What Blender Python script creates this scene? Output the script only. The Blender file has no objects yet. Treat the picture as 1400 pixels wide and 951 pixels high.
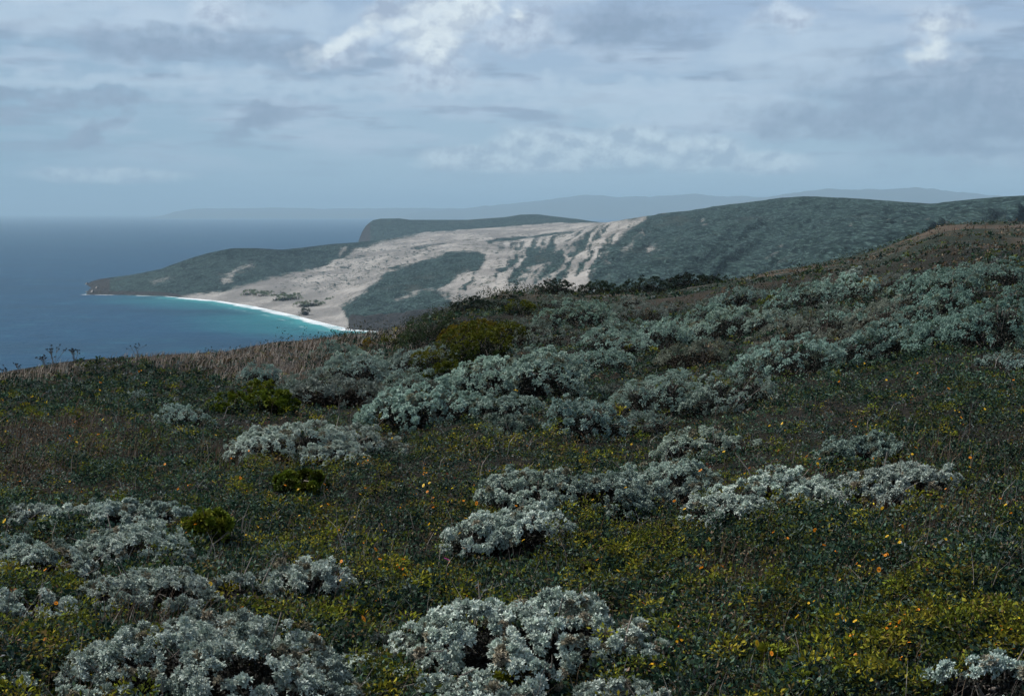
import bpy, math, random
import numpy as np

# ------------------------------------------------------------------ basics
C = bpy.context.scene.collection
ZC = 120.0            # eye height above the sea (m)
F = 1750.0            # focal length in photograph pixels (45 mm lens)
HOR = 290.0           # row of the true horizon
PITCH = math.atan((475.5 - HOR) / F)
CP, SP = math.cos(PITCH), math.sin(PITCH)
rng = np.random.default_rng(7)
random.seed(7)


def tag(o, label=None, cat=None, group=None, kind=None):
    if label: o['label'] = label
    if cat: o['category'] = cat
    if group: o['group'] = group
    if kind: o['kind'] = kind
    return o


def ray(u, v):
    """photo pixel -> (X/Y, Z/Y) of the line of sight"""
    u = np.asarray(u, float); v = np.asarray(v, float)
    up = (475.5 - v) / F
    y = CP + SP * up
    return (u - 700.0) / F / y, (-SP + CP * up) / y


def at(u, v, D):
    a, s = ray(u, v)
    return a * D, np.asarray(D, float) + 0 * a, ZC + s * D


def hash2(ix, iy, seed):
    h = (ix.astype(np.int64) * 374761393 + iy.astype(np.int64) * 668265263 + seed * 974634777) & 0xFFFFFFFF
    h = ((h ^ (h >> 13)) * 1274126177) & 0xFFFFFFFF
    h = (h ^ (h >> 16)) & 0xFFFFFFFF
    return h / 4294967295.0


def vnoise(x, y, seed=0):
    x = np.asarray(x, float); y = np.asarray(y, float)
    ix = np.floor(x); iy = np.floor(y)
    fx = x - ix; fy = y - iy
    fx = fx * fx * (3 - 2 * fx); fy = fy * fy * (3 - 2 * fy)
    a = hash2(ix, iy, seed); b = hash2(ix + 1, iy, seed)
    c = hash2(ix, iy + 1, seed); d = hash2(ix + 1, iy + 1, seed)
    return a + (b - a) * fx + (c - a) * fy + (a - b - c + d) * fx * fy


def fbm(x, y, octs=4, seed=0, gain=.5):
    s = 0; amp = 1; tot = 0
    x = np.asarray(x, float); y = np.asarray(y, float)
    for i in range(octs):
        s = s + amp * vnoise(x, y, seed + i * 17)
        tot += amp; amp *= gain
        x, y = (x * 1.62 + y * 1.21) + 3.1, (y * 1.62 - x * 1.21) - 7.7
    return s / tot - .5       # about -0.5 .. 0.5


def smooth(a, b, x):
    t = np.clip((x - a) / (b - a), 0, 1)
    return t * t * (3 - 2 * t)


def raw_mesh(name, verts, faces, mat=None, attrs=None, smooth_shade=False, parent=None):
    """faces: (n,4) or (n,3) int array"""
    verts = np.ascontiguousarray(verts, dtype=np.float32).reshape(-1, 3)
    faces = np.ascontiguousarray(faces, dtype=np.int32)
    k = faces.shape[1]
    me = bpy.data.meshes.new(name)
    me.vertices.add(len(verts)); me.vertices.foreach_set('co', verts.ravel())
    me.loops.add(faces.size); me.loops.foreach_set('vertex_index', faces.ravel())
    me.polygons.add(len(faces))
    me.polygons.foreach_set('loop_start', np.arange(0, faces.size, k, dtype=np.int32))
    me.polygons.foreach_set('loop_total', np.full(len(faces), k, dtype=np.int32))
    if smooth_shade:
        me.polygons.foreach_set('use_smooth', np.ones(len(faces), dtype=bool))
    for an, (dom, arr) in (attrs or {}).items():
        arr = np.ascontiguousarray(arr, dtype=np.float32)
        if arr.ndim == 1:
            me.attributes.new(an, 'FLOAT', dom).data.foreach_set('value', arr)
        else:
            if arr.shape[1] == 3:
                arr = np.concatenate([arr, np.ones((len(arr), 1), np.float32)], 1)
            me.attributes.new(an, 'FLOAT_COLOR', dom).data.foreach_set('color', arr.ravel())
    me.update(calc_edges=True)
    if mat: me.materials.append(mat)
    o = bpy.data.objects.new(name, me); C.objects.link(o)
    if parent: o.parent = parent
    return o


def grid_faces(nr, nc, wrap=False):
    i = np.arange(nr - 1)[:, None]; j = np.arange(nc if wrap else nc - 1)[None, :]
    j2 = (j + 1) % nc
    a = i * nc + j; b = i * nc + j2; c = (i + 1) * nc + j2; d = (i + 1) * nc + j
    return np.stack([a + 0 * b, b, c, d], -1).reshape(-1, 4)


def sm1(a, k):
    """smooth a 1-D array"""
    ker = np.hanning(2 * k + 3)[1:-1]; ker /= ker.sum()
    return np.convolve(np.pad(a, k, mode='edge'), ker, mode='valid')


# ------------------------------------------------------------------ node helper
class NT:
    def __init__(s, tree): s.t = tree; s.n = tree.nodes; s.l = tree.links

    def node(s, typ, ins=None, **kw):
        n = s.n.new(typ)
        for k, v in kw.items(): setattr(n, k, v)
        for k, v in (ins or {}).items():
            sock = n.inputs[k]
            if isinstance(v, bpy.types.NodeSocket): s.l.new(v, sock)
            else: sock.default_value = v
        return n

    def m(s, op, a, b=0.0, c=0.0, clamp=False):
        n = s.node('ShaderNodeMath', {0: a, 1: b, 2: c}, operation=op); n.use_clamp = clamp
        return n.outputs[0]

    def mix(s, f, a, b, typ='MIX'):
        def c4(x): return x if isinstance(x, bpy.types.NodeSocket) else (*x, 1.0)[:4]
        n = s.node('ShaderNodeMix', data_type='RGBA', blend_type=typ)
        for sock, v in ((n.inputs[0], f), (n.inputs[6], c4(a)), (n.inputs[7], c4(b))):
            if isinstance(v, bpy.types.NodeSocket): s.l.new(v, sock)
            else: sock.default_value = v
        return n.outputs[2]

    def noise(s, vec, scale, detail=4, rough=.55, dist=0.0):
        n = s.node('ShaderNodeTexNoise', {'Vector': vec, 'Scale': scale, 'Detail': detail, 'Roughness': rough, 'Distortion': dist})
        return n.outputs[0]

    def sstep(s, x, lo, hi):
        n = s.node('ShaderNodeMapRange', {'Value': x, 'From Min': lo, 'From Max': hi}, interpolation_type='SMOOTHSTEP')
        return n.outputs[0]

    def attr(s, name, typ='GEOMETRY'):
        return s.node('ShaderNodeAttribute', attribute_name=name, attribute_type=typ)

    def scalev(s, vec, sc, rot=(0, 0, 0)):
        return s.node('ShaderNodeMapping', {'Vector': vec, 'Scale': sc, 'Rotation': rot}).outputs[0]


def new_mat(name):
    m = bpy.data.materials.new(name); m.use_nodes = True
    t = NT(m.node_tree); b = m.node_tree.nodes['Principled BSDF']
    return m, t, b


def leaf_mat(name, rough=.7, transl=.12, spec=.12):
    """leaves: colour lies on the faces (attribute col), the object's own colour tints it"""
    m, t, b = new_mat(name)
    at_ = t.attr('col').outputs['Color']
    oc = t.node('ShaderNodeObjectInfo').outputs['Color']
    col = t.mix(1.0, at_, oc, 'MULTIPLY')
    t.l.new(col, b.inputs['Base Color'])
    b.inputs['Roughness'].default_value = rough
    b.inputs['Specular IOR Level'].default_value = spec
    tr = t.node('ShaderNodeBsdfTranslucent', {'Color': col})
    mx = t.node('ShaderNodeMixShader', {0: transl, 1: b.outputs[0], 2: tr.outputs[0]})
    out = m.node_tree.nodes['Material Output']
    t.l.new(mx.outputs[0], out.inputs['Surface'])
    return m


M_LEAF = leaf_mat('foliage')
M_COVER = leaf_mat('ground_cover', .85, .2, .06)
M_PETAL = leaf_mat('petals', .5, .35, .2)
M_WOOD, _t, _b = new_mat('weathered_wood')
_n = _t.noise(_t.node('ShaderNodeTexCoord').outputs['Object'], 30.0)
_t.l.new(_t.mix(_n, (.07, .055, .045), (.26, .23, .2)), _b.inputs['Base Color']); _b.inputs['Roughness'].default_value = .9

# ------------------------------------------------------------------ near hillside
NU = np.array([-400, -150, 0, 100, 200, 300, 400, 500, 530, 560, 600, 650, 700, 740, 800, 870, 930, 1000, 1050, 1100, 1150, 1200, 1240, 1290, 1340, 1400, 1500, 1800])
NV = np.array([560, 530, 513, 500, 490, 481, 470, 458, 455, 445, 424, 410, 402, 400, 399, 399, 396, 383, 373, 364, 355, 344, 328, 307, 304, 302, 299, 296])
NR = np.array([22, 24, 25, 26, 28, 31, 34, 39, 43, 52, 64, 74, 82, 86, 92, 100, 108, 118, 125, 134, 148, 175, 205, 240, 252, 262, 275, 280])
_uu = np.arange(-400, 1801, 2.0)
_nv = sm1(np.interp(_uu, NU, NV), 8); _nr = sm1(np.interp(_uu, NU, NR), 12)
_a, _s = ray(_uu, _nv)
_k = -_s / np.hypot(_a, 1)                      # tan(depression) along the ground distance
_ab, _sb = ray(_uu, 951.0)
_kb = -_sb / np.hypot(_ab, 1)
_A = (_kb - _k) / (1 / 4.4 - 1 / _nr)
_B = _k - _A / _nr
_TH = np.arctan(_a)                             # azimuth, right positive


def near_base(x, y):
    r = np.hypot(x, y) + 1e-6
    th = np.arctan2(x, y)
    A = np.interp(th, _TH, _A); B = np.interp(th, _TH, _B); R = np.interp(th, _TH, _nr)
    # behind the camera the ground rises gently on
    bk = smooth(.75, 2.2, np.abs(th))
    B = B * (1 - bk) - .03 * bk
    A = A * (1 - bk) + 1.5 * bk
    w = smooth(.5, 4.0, r); A = A * w + 1.5 * (1 - w)
    z = ZC - A - B * r
    over = np.maximum(r - R, 0)
    z = z - .5 * over ** 2 / R
    return z, r, R


def ground_z(x, y):
    z, r, R = near_base(x, y)
    am = np.clip(r / 14, .35, 5)
    lim = smooth(1.02, .8, r / R) * .85 + .15
    z = z + fbm(x / 2.3, y / 2.3, 4, 5) * .30 * np.minimum(am, 1.0)
    z = z + fbm(x / 13, y / 13, 3, 9) * .55 * am * .5 * lim
    return np.maximum(z, -5.0)


def ground_hit(u, v):
    """where the line of sight of a photo pixel meets the near hillside"""
    u = np.atleast_1d(np.asarray(u, float)); v = np.atleast_1d(np.asarray(v, float))
    a, s = ray(u, v)
    th = np.arctan(a); h = np.hypot(a, 1)
    k = -s / h
    A = np.interp(th, _TH, _A); B = np.interp(th, _TH, _B); R = np.interp(th, _TH, _nr)
    r = np.where(k - B > 1e-4, A / np.maximum(k - B, 1e-4), 1e9)
    r = np.clip(r, 1.5, R * 1.0)
    y = r / h; x = a * y
    return x, y, ground_z(x, y), r


# ------------------------------------------------------------------ sheets: near ground
def build_near_ground():
    th = np.concatenate([np.linspace(-math.pi, -.62, 90, endpoint=False), np.linspace(-.62, .62, 620), np.linspace(.62, math.pi, 90)[1:-1]])
    rr = np.concatenate([np.linspace(.05, 3, 12), np.geomspace(3.15, 420, 300)])
    T, R = np.meshgrid(th, rr)
    x = np.sin(T) * R; y = np.cos(T) * R
    z = ground_z(x, y)
    m, t, b = new_mat('hillside_soil')
    pos = t.node('ShaderNodeNewGeometry').outputs['Position']
    n1 = t.noise(pos, .055, 5, .6); n2 = t.noise(pos, .5, 5, .6); n3 = t.noise(pos, 9.0, 4, .7)
    soil = t.mix(n3, (.010, .011, .009), (.030, .027, .021))
    far = t.mix(t.sstep(t.m('ADD', t.m('MULTIPLY', n2, .5), t.m('MULTIPLY', n1, .8)), .52, .72), (.12, .092, .070), (.026, .040, .028))
    dist = t.node('ShaderNodeVectorMath', {0: pos, 1: (0, 0, ZC)}, operation='DISTANCE').outputs['Value']
    far = t.mix(t.m('MULTIPLY', n3, .7), far, (.03, .03, .025))
    t.l.new(t.mix(t.sstep(dist, 38.0, 90.0), soil, far), b.inputs['Base Color'])
    b.inputs['Roughness'].default_value = .95; b.inputs['Specular IOR Level'].default_value = .1
    bp = t.node('ShaderNodeBump', {'Height': t.m('ADD', n3, n2), 'Strength': .8, 'Distance': .2})
    t.l.new(bp.outputs[0], b.inputs['Normal'])
    o = raw_mesh('hillside_ground', np.stack([x, y, z], -1), grid_faces(len(rr), len(th), True), m, smooth_shade=True)
    tag(o, kind='structure')


# ------------------------------------------------------------------ coast: strata (photo column: row, distance)
def zsea_D(v, u=700.):
    a, s = ray(u, v)
    return ZC / (-s)


C0V = [(112, 403), (118, 402.5), (125, 402.8), (150, 403), (200, 404), (230, 405), (300, 411), (350, 419), (400, 430), (450, 443), (480, 450), (530, 454), (560, 456), (640, 458)]


def curve(pts, us):
    p = np.array(pts, float)
    return np.interp(us, p[:, 0], p[:, 1]), np.interp(us, p[:, 0], p[:, 2])


CU = {
 1: [(112, 403, 1858), (120, 401.5, 1868), (125, 398, 1900), (140, 395.5, 1905), (150, 397, 1900), (200, 397, 1898), (230, 399, 1890), (260, 401, 1875), (300, 402, 1860), (350, 406, 1790), (400, 415, 1640), (450, 428, 1500), (468, 434, 1430), (480, 430, 1360), (500, 429, 1335), (530, 427, 1325), (600, 417, 1290), (700, 402, 1150), (800, 399, 950), (1000, 387, 700), (1200, 347, 540), (1400, 312, 480), (1500, 305, 460)],
 2: [(112, 400, 1950), (125, 391.8, 2090), (150, 390, 2040), (200, 388, 2000), (250, 375, 2030), (300, 372, 2050), (350, 374, 2060), (400, 386, 1980), (450, 388, 1880), (470, 402, 1650), (500, 398, 1560), (530, 386, 1600), (600, 371, 1700), (700, 371, 1500), (800, 361, 1250), (900, 346, 1150), (1000, 341, 1000), (1100, 326, 900), (1200, 316, 780), (1400, 291, 650), (1500, 285, 600)],
 3: [(112, 394, 2080), (121, 387.5, 2150), (125, 385, 2170), (150, 381.5, 2180), (180, 376.5, 2180), (200, 374, 2170), (250, 362, 2200), (300, 352, 2250), (350, 353, 2280), (400, 358, 2300), (450, 359, 2350), (500, 352, 2400), (560, 351, 2150), (611, 345, 2080), (656, 342, 2080), (700, 340, 2150), (750, 336, 2100), (800, 326, 1900), (850, 319, 1650), (900, 319, 1500), (1000, 306, 1350), (1100, 293, 1200), (1200, 291, 1050), (1270, 294, 950), (1400, 279, 830), (1500, 276, 780)],
 4: [(112, 393, 2100), (121, 386.5, 2170), (125, 384, 2190), (146, 380, 2200), (185, 375, 2205), (220, 368, 2230), (257, 354, 2250), (283, 346, 2280), (317, 339, 2320), (343, 338.5, 2350), (386, 341, 2420), (443, 335, 2560), (497, 330, 2700), (540, 325.5, 2850), (600, 318, 3000), (660, 312, 3150), (740, 306.5, 3200), (800, 304, 3000), (830, 304, 2600), (860, 299.5, 2300), (900, 292.5, 2000), (940, 288, 1850), (1000, 279, 1700), (1060, 270.5, 1580), (1100, 267.5, 1500), (1150, 269, 1400), (1190, 271.5, 1350), (1270, 277.5, 1200), (1340, 271, 1100), (1400, 266.5, 1000), (1500, 262, 900)],
}


def pip(u, v, poly, soft=4.0, wob=3.0, seed=3):
    """soft inside-polygon mask with a wobbling edge"""
    u = u + fbm(u / 14, v / 7, 3, seed) * wob * 2; v = v + fbm(u / 14 + 9, v / 7 + 4, 3, seed + 1) * wob
    P = np.array(poly, float); Q = np.roll(P, -1, 0)
    ins = np.zeros(u.shape, bool); dmin = np.full(u.shape, 1e9)
    for (x1, y1), (x2, y2) in zip(P, Q):
        if y1 != y2:
            c = ((y1 > v) != (y2 > v)) & (u < (x2 - x1) * (v - y1) / (y2 - y1) + x1)
            ins ^= c
        dx, dy = x2 - x1, y2 - y1
        tt = np.clip(((u - x1) * dx + (v - y1) * dy) / (dx * dx + dy * dy + 1e-9), 0, 1)
        dmin = np.minimum(dmin, np.hypot(u - x1 - tt * dx, v - y1 - tt * dy))
    sd = np.where(ins, dmin, -dmin)
    return smooth(-soft, soft, sd)


SAND_MAIN = [(222, 407), (264, 403), (314, 396), (357, 383), (404, 373), (446, 361), (492, 340), (540, 327), (600, 316), (660, 310), (740, 303), (822, 303), (852, 302), (880, 296), (884, 301),
             (848, 320), (830, 342), (815, 366), (806, 382), (802, 402), (700, 420), (622, 428), (616, 408), (604, 393), (628, 378), (656, 371), (664, 352), (656, 342), (611, 343), (556, 364), (530, 373), (497, 398), (466, 418), (472, 432), (486, 452), (600, 470), (500, 470), (222, 412)]


def coast_mat():
    m, t, b = new_mat('coast_scrub_and_sand')
    pos = t.node('ShaderNodeNewGeometry').outputs['Position']
    sand = t.attr('sand').outputs['Fac']; rock = t.attr('rock').outputs['Fac']
    p2 = t.scalev(pos, (1, .45, 3.0)); p3 = t.scalev(pos, (1, .28, 3.0))
    n1 = t.noise(p2, .012, 6, .65); n2 = t.noise(p2, .06, 5, .7); n3 = t.noise(p3, .30, 3, .7)
    scrub = t.mix(t.sstep(n2, .38, .62), (.007, .019, .020), (.030, .058, .054))
    scrub = t.mix(t.m('MULTIPLY', t.sstep(n3, .48, .34), .8), scrub, (.006, .012, .013))
    scrub = t.mix(t.m('MULTIPLY', t.sstep(n3, .52, .66), .85), scrub, (.075, .125, .118))
    scrub = t.mix(t.sstep(n1, .56, .74), scrub, (.045, .055, .048))
    dune = t.mix(t.sstep(n1, .38, .62), (.18, .174, .165), (.345, .328, .305))
    dune = t.mix(t.m('MULTIPLY', t.sstep(n2, .52, .7), .45), dune, (.23, .21, .19))
    n4 = t.noise(p2, .11, 4, .8)
    dune = t.mix(t.m('MULTIPLY', t.sstep(n4, .56, .66), .5), dune, (.16, .16, .13))
    ptz = t.node('ShaderNodeSeparateXYZ', {0: pos}).outputs[2]
    spk = t.m('MULTIPLY', t.sstep(t.noise(p2, .13, 3, .6), .565, .60), t.m('MULTIPLY', t.sstep(t.noise(p2, .018, 3, .6), .44, .56), t.sstep(ptz, 4.0, 14.0)))
    dune = t.mix(t.m('MULTIPLY', spk, .85), dune, (.045, .055, .04))
    mk = t.m('ADD', sand, t.m('MULTIPLY', t.m('SUBTRACT', t.m('ADD', t.m('MULTIPLY', n2, .4), t.m('MULTIPLY', n4, .6)), .5), t.m('MULTIPLY_ADD', t.m('MULTIPLY', sand, t.m('SUBTRACT', 1.0, sand)), 14.0, .8)))
    col = t.mix(t.sstep(mk, .05, .95), scrub, dune)
    rk = t.mix(n3, (.012, .013, .014), (.06, .06, .06))
    col = t.mix(t.sstep(t.m('ADD', rock, t.m('MULTIPLY', t.m('SUBTRACT', n2, .5), .6)), .4, .6), col, rk)
    t.l.new(col, b.inputs['Base Color']); b.inputs['Roughness'].default_value = .95; b.inputs['Specular IOR Level'].default_value = .1
    hgt = t.m('ADD', t.m('MULTIPLY', n2, 1.0), t.m('MULTIPLY', n3, .35))
    bp = t.node('ShaderNodeBump', {'Height': hgt, 'Strength': t.m('MULTIPLY_ADD', sand, -.4, .9), 'Distance': 10.0})
    t.l.new(bp.outputs[0], b.inputs['Normal'])
    return m


def build_coast():
    us = np.unique(np.concatenate([np.arange(112, 520, 1.5), np.arange(520, 1501, 2.2)]))
    v0 = np.interp(us, *np.array(C0V).T)
    lim = [(640, 458, zsea_D(458)), (800, 425, 800), (1000, 410, 600), (1200, 385, 430), (1400, 350, 360), (1500, 340, 340)]
    D0 = zsea_D(v0, us)
    lv, lD = curve(lim, us)
    v0 = np.where(us > 640, lv, v0); D0 = np.where(us > 640, lD, D0)
    rows = [(v0 + np.where(us < 640, 3, 12), D0 * np.where(us < 640, .992, .85)), (v0, D0)]
    for i in (1, 2, 3, 4):
        cv, cD = curve(CU[i], us)
        k = 3 if i == 1 else 6
        cv = sm1(cv, k); cD = sm1(cD, k * 2)
        if i == 1:
            cD = np.maximum(cD, D0 + 8)
        rows.append((cv, cD))
    # behind the ridge, falling away
    cv, cD = rows[-1]
    rows.append((cv + 2.5, cD * 1.10)); rows.append((cv + 16, cD * 1.32))
    nrow = [3, 26, 55, 60, 60, 12, 8]
    V = []; D = []
    for i in range(len(rows) - 1):
        tt = np.linspace(0, 1, nrow[i], endpoint=False)[:, None]
        V.append(rows[i][0] * (1 - tt) + rows[i + 1][0] * tt)
        D.append(rows[i][1] * (1 - tt) + rows[i + 1][1] * tt)
    V.append(rows[-1][0][None]); D.append(rows[-1][1][None])
    V = np.concatenate(V); D = np.concatenate(D)
    U = np.broadcast_to(us, V.shape).copy()
    i_shore = 3; i_ridge = sum(nrow[:5])
    # soften the joints between strata
    for _ in range(10):
        for Q in (V, D):
            Q[i_shore + 4:i_ridge - 1] = (Q[i_shore + 3:i_ridge - 2] + 2 * Q[i_shore + 4:i_ridge - 1] + Q[i_shore + 5:i_ridge]) / 4
    x, y, z = at(U, V, D)
    rowi = np.arange(V.shape[0])[:, None]
    inner = smooth(i_shore + 2, i_shore + 22, rowi) * smooth(i_ridge + 3, i_ridge - 25, rowi) * .85 + .15 * smooth(i_shore, i_shore + 8, rowi)
    sand = pip(U, V, SAND_MAIN, 4.5, 3.0)
    # diagonal tongues of scrub on the sand slope below the dark hill, patches along its ridge
    q = (U + (V - 350) * .62)
    q = q + fbm(U / 40, V / 18, 3, 23) * 26
    strk = 1.1 * fbm(q / 8, V / 30, 4, 21) + .4 * fbm(U / 6, V / 3.2, 4, 22) + .4 * fbm(U / 50, V / 22, 2, 24) - .12 * smooth(370, 400, V)
    zone = pip(U, V, [(640, 344), (700, 330), (760, 322), (880, 296), (920, 292), (850, 345), (815, 402), (640, 425), (600, 420), (620, 380)], 12, 3)
    edge = smooth(650, 830, U)
    sand = sand * (1 - zone * smooth(-.12, .22, strk - .10 + .20 * edge))
    zone2 = pip(U, V, [(800, 310), (905, 290), (950, 284), (900, 318), (850, 345), (800, 400), (835, 380)], 6, 4)
    sand = np.maximum(sand, .4 * zone2 * smooth(.04, .22, strk))
    # scrub strips across the dunes
    for (pl, st) in (([(662, 328), (700, 322), (785, 316), (786, 319), (720, 325), (668, 333)], 1.), ([(565, 336), (610, 330), (612, 333), (570, 341)], .8), ([(517, 371), (545, 362), (560, 361), (540, 369)], 1.),
                     ([(470, 352), (500, 346), (502, 348), (474, 355)], .5)):
        sand = sand * (1 - st * pip(U, V, pl, 1.2, 1.2))
    dots = fbm(U / 3.2, V / 1.3, 3, 31)
    df = pip(U, V, [(350, 400), (420, 372), (500, 343), (590, 328), (600, 345), (520, 378), (450, 400), (400, 405)], 8, 3)
    sand = sand * (1 - .75 * df * smooth(.13, .2, dots))
    # sandy patches in the scrub
    for (pl, st) in (([(300, 378), (322, 368), (316, 386), (306, 390)], .55), ([(205, 384), (235, 376), (240, 378), (210, 388)], .4), ([(462, 343), (474, 340), (474, 344), (464, 346)], .9),
                     ([(588, 400), (600, 396), (640, 370), (648, 372), (610, 405)], .8), ([(540, 408), (590, 392), (592, 394), (545, 411)], .5), ([(300, 371), (345, 360), (346, 363), (305, 374)], .5)):
        sand = np.maximum(sand, st * pip(U, V, pl, 4.5, 4.5))
    for k_ in range(26):       # pale scars on the dark hill
        cu = random.uniform(880, 1360); cvv = random.uniform(285, 372)
        if k_ < 6: cu = random.uniform(885, 925); cvv = random.uniform(326, 344)
        if 6 <= k_ < 12: cu = random.uniform(1180, 1300); cvv = random.uniform(286, 304)
        ww = random.uniform(3, 9); hh = random.uniform(.7, 1.6); ang = -.35
        du = (U - cu) * math.cos(ang) + (V - cvv) * math.sin(ang); dv = -(U - cu) * math.sin(ang) + (V - cvv) * math.cos(ang)
        sand = np.maximum(sand, .75 * np.exp(-(du / ww) ** 2 - (dv / hh) ** 2))
    rock = smooth(i_shore + 26, i_shore + 20, rowi) * smooth(258, 235, U) + smooth(i_shore + 30, i_shore + 22, rowi) * smooth(472, 482, U) * smooth(640, 600, U)
    rock = np.maximum(rock, smooth(160, 140, U))
    sand = sand * (1 - rock)
    relief = (fbm(x / 160, y / 160, 5, 41) * 15 + np.abs(fbm(x / 60, y / 110, 4, 45)) * -16)
    relief = relief * (1 - .55 * sand) + fbm(x / 40, y / 40, 3, 51) * 6.5
    relief = relief + rock * fbm(x / 9, y / 9, 4, 61) * 12
    # gullies running down the dark hill
    gul = smooth(820, 900, U)
    relief = relief + gul * (-9 * np.exp(-(fbm((U + V * 1.3) / 55, V / 160, 3, 77) * 9) ** 2)) * smooth(i_ridge, i_ridge - 60, rowi)
    z0 = z
    z = z + relief * inner * np.clip(.12 + z / 32, .05, 1)
    z = np.where(rowi < i_shore, -3.0, z)
    z = np.where((rowi > i_shore) & (rowi < i_ridge) & (U < 640) & (z0 > .1), np.maximum(z, .15), z)
    z = np.where((U < 118), np.minimum(z, -1.0), z)
    o = raw_mesh('coastal_hills', np.stack([x, y, z], -1), grid_faces(*V.shape)[:, ::-1], coast_mat(),
                 {'sand': ('POINT', sand.ravel()), 'rock': ('POINT', np.broadcast_to(rock, V.shape).ravel().copy())}, True)
    tag(o, kind='structure')
    # far headland with the sea cliff
    us = np.concatenate([np.arange(484, 530, .7), np.arange(530, 900, 2.)])
    top = np.interp(us, [484, 488, 491, 495, 500, 505, 510, 520, 545, 560, 600, 640, 690, 712, 735, 755, 790, 820, 850, 900],
                    [341, 336, 327, 317, 309, 304.5, 301, 299, 298.5, 300.5, 300.5, 300.5, 297, 293.5, 293, 295.5, 299.5, 304, 306, 310])
    mid = np.maximum(np.interp(us, [484, 500, 540, 585, 640, 700, 770, 820, 900], [342, 332, 324, 318, 314, 309, 304, 306, 312]), top + 2)
    bot = np.maximum(np.interp(us, [484, 500, 600, 700, 820, 900], [344, 337, 328, 322, 314, 316]), mid + 2)
    tD = np.interp(us, [484, 560, 735, 900], [4150, 4100, 4000, 3600]); mD = tD - 330; bD = tD - 850
    V = []; D = []
    segs = [(bot, bD), (mid, mD), (top, tD), (top + 1.2, tD + 350), (top + 20, tD + 900)]
    for i, n in enumerate((30, 50, 10, 6)):
        tt = np.linspace(0, 1, n, endpoint=False)[:, None]
        V.append(segs[i][0] * (1 - tt) + segs[i + 1][0] * tt); D.append(segs[i][1] * (1 - tt) + segs[i + 1][1] * tt)
    V.append(segs[-1][0][None]); D.append(segs[-1][1][None])
    V = np.concatenate(V); D = np.concatenate(D); U = np.broadcast_to(us, V.shape).copy()
    x, y, z = at(U, V, D)
    rowi = np.arange(V.shape[0])[:, None]
    z = z + (fbm(x / 200, y / 200, 5, 81) * 10 + fbm(x / 50, y / 50, 3, 82) * 3) * smooth(0, 20, rowi) * smooth(84, 60, rowi) * smooth(496, 530, U)
    z = np.maximum(z, -3)
    sand = smooth(34, 27, rowi) * smooth(535, 575, U) + 0 * U
    sand = sand * (1 - .6 * smooth(.02, .12, fbm(U / 9, V / 2.5, 3, 91)))
    rock = smooth(512, 500, U) + 0 * V
    o = raw_mesh('headland_hills', np.stack([x, y, z], -1), grid_faces(*V.shape)[:, ::-1], bpy.data.materials['coast_scrub_and_sand'],
                 {'sand': ('POINT', sand.ravel()), 'rock': ('POINT', rock.ravel())}, True)
    tag(o, kind='structure')


def build_mountains():
    m, t, b = new_mat('distant_mountain')
    pos = t.node('ShaderNodeNewGeometry').outputs['Position']
    n = t.noise(pos, .002, 5, .6)
    t.l.new(t.mix(n, (.02, .03, .025), (.07, .075, .06)), b.inputs['Base Color']); b.inputs['Roughness'].default_value = 1
    def ridge(pts, D, depth, seed, jag):
        p = np.array(pts, float)
        us = np.arange(p[0, 0] - 6, p[-1, 0] + 6, 1.5)
        top = np.interp(us, p[:, 0], p[:, 1], left=294, right=294)
        top = top - np.abs(fbm(us / 22, us * 0, 5, seed)) * jag * 2.0 + jag * .4
        _, s = ray(us, top); H = np.maximum(ZC + s * D, -5)
        tt = np.linspace(-1, 1, 41)[:, None]
        prof = np.clip(1 - np.abs(tt) ** 1.3, 0, 1)
        a, _ = ray(us, 290.)
        y = D + tt * depth + 0 * us; x = a * D * (1 + 0 * tt)
        z = H * prof + fbm(x / 1500, y / 1200, 4, seed + 3) * H * .5 * prof * (1 - np.exp(-(tt * 5) ** 2)) - 4
        o = raw_mesh('distant_mountains', np.stack([x, y, z], -1), grid_faces(41, len(us)), m, smooth_shade=True)
        tag(o, kind='structure')
    ridge([(560, 291), (620, 285), (660, 281), (700, 277), (750, 272), (800, 265), (825, 266), (850, 269), (890, 268), (950, 264), (980, 267), (1010, 268), (1060, 268), (1120, 270), (1400, 276), (1700, 285)], 24000, 2500, 11, 3)
    ridge([(940, 290), (1000, 276), (1050, 268), (1090, 262), (1130, 257), (1165, 259), (1200, 258), (1225, 257), (1250, 255.5), (1275, 258), (1310, 262), (1350, 266), (1420, 270), (1500, 274), (1700, 288)], 20500, 2500, 23, 2.5)
    ridge([(248, 290), (254, 286.5), (268, 284.5), (300, 284.5), (380, 283.5), (440, 285), (500, 284.5), (560, 283.5), (640, 284.5), (760, 284), (900, 288)], 27000, 2500, 31, 1.5)


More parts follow.
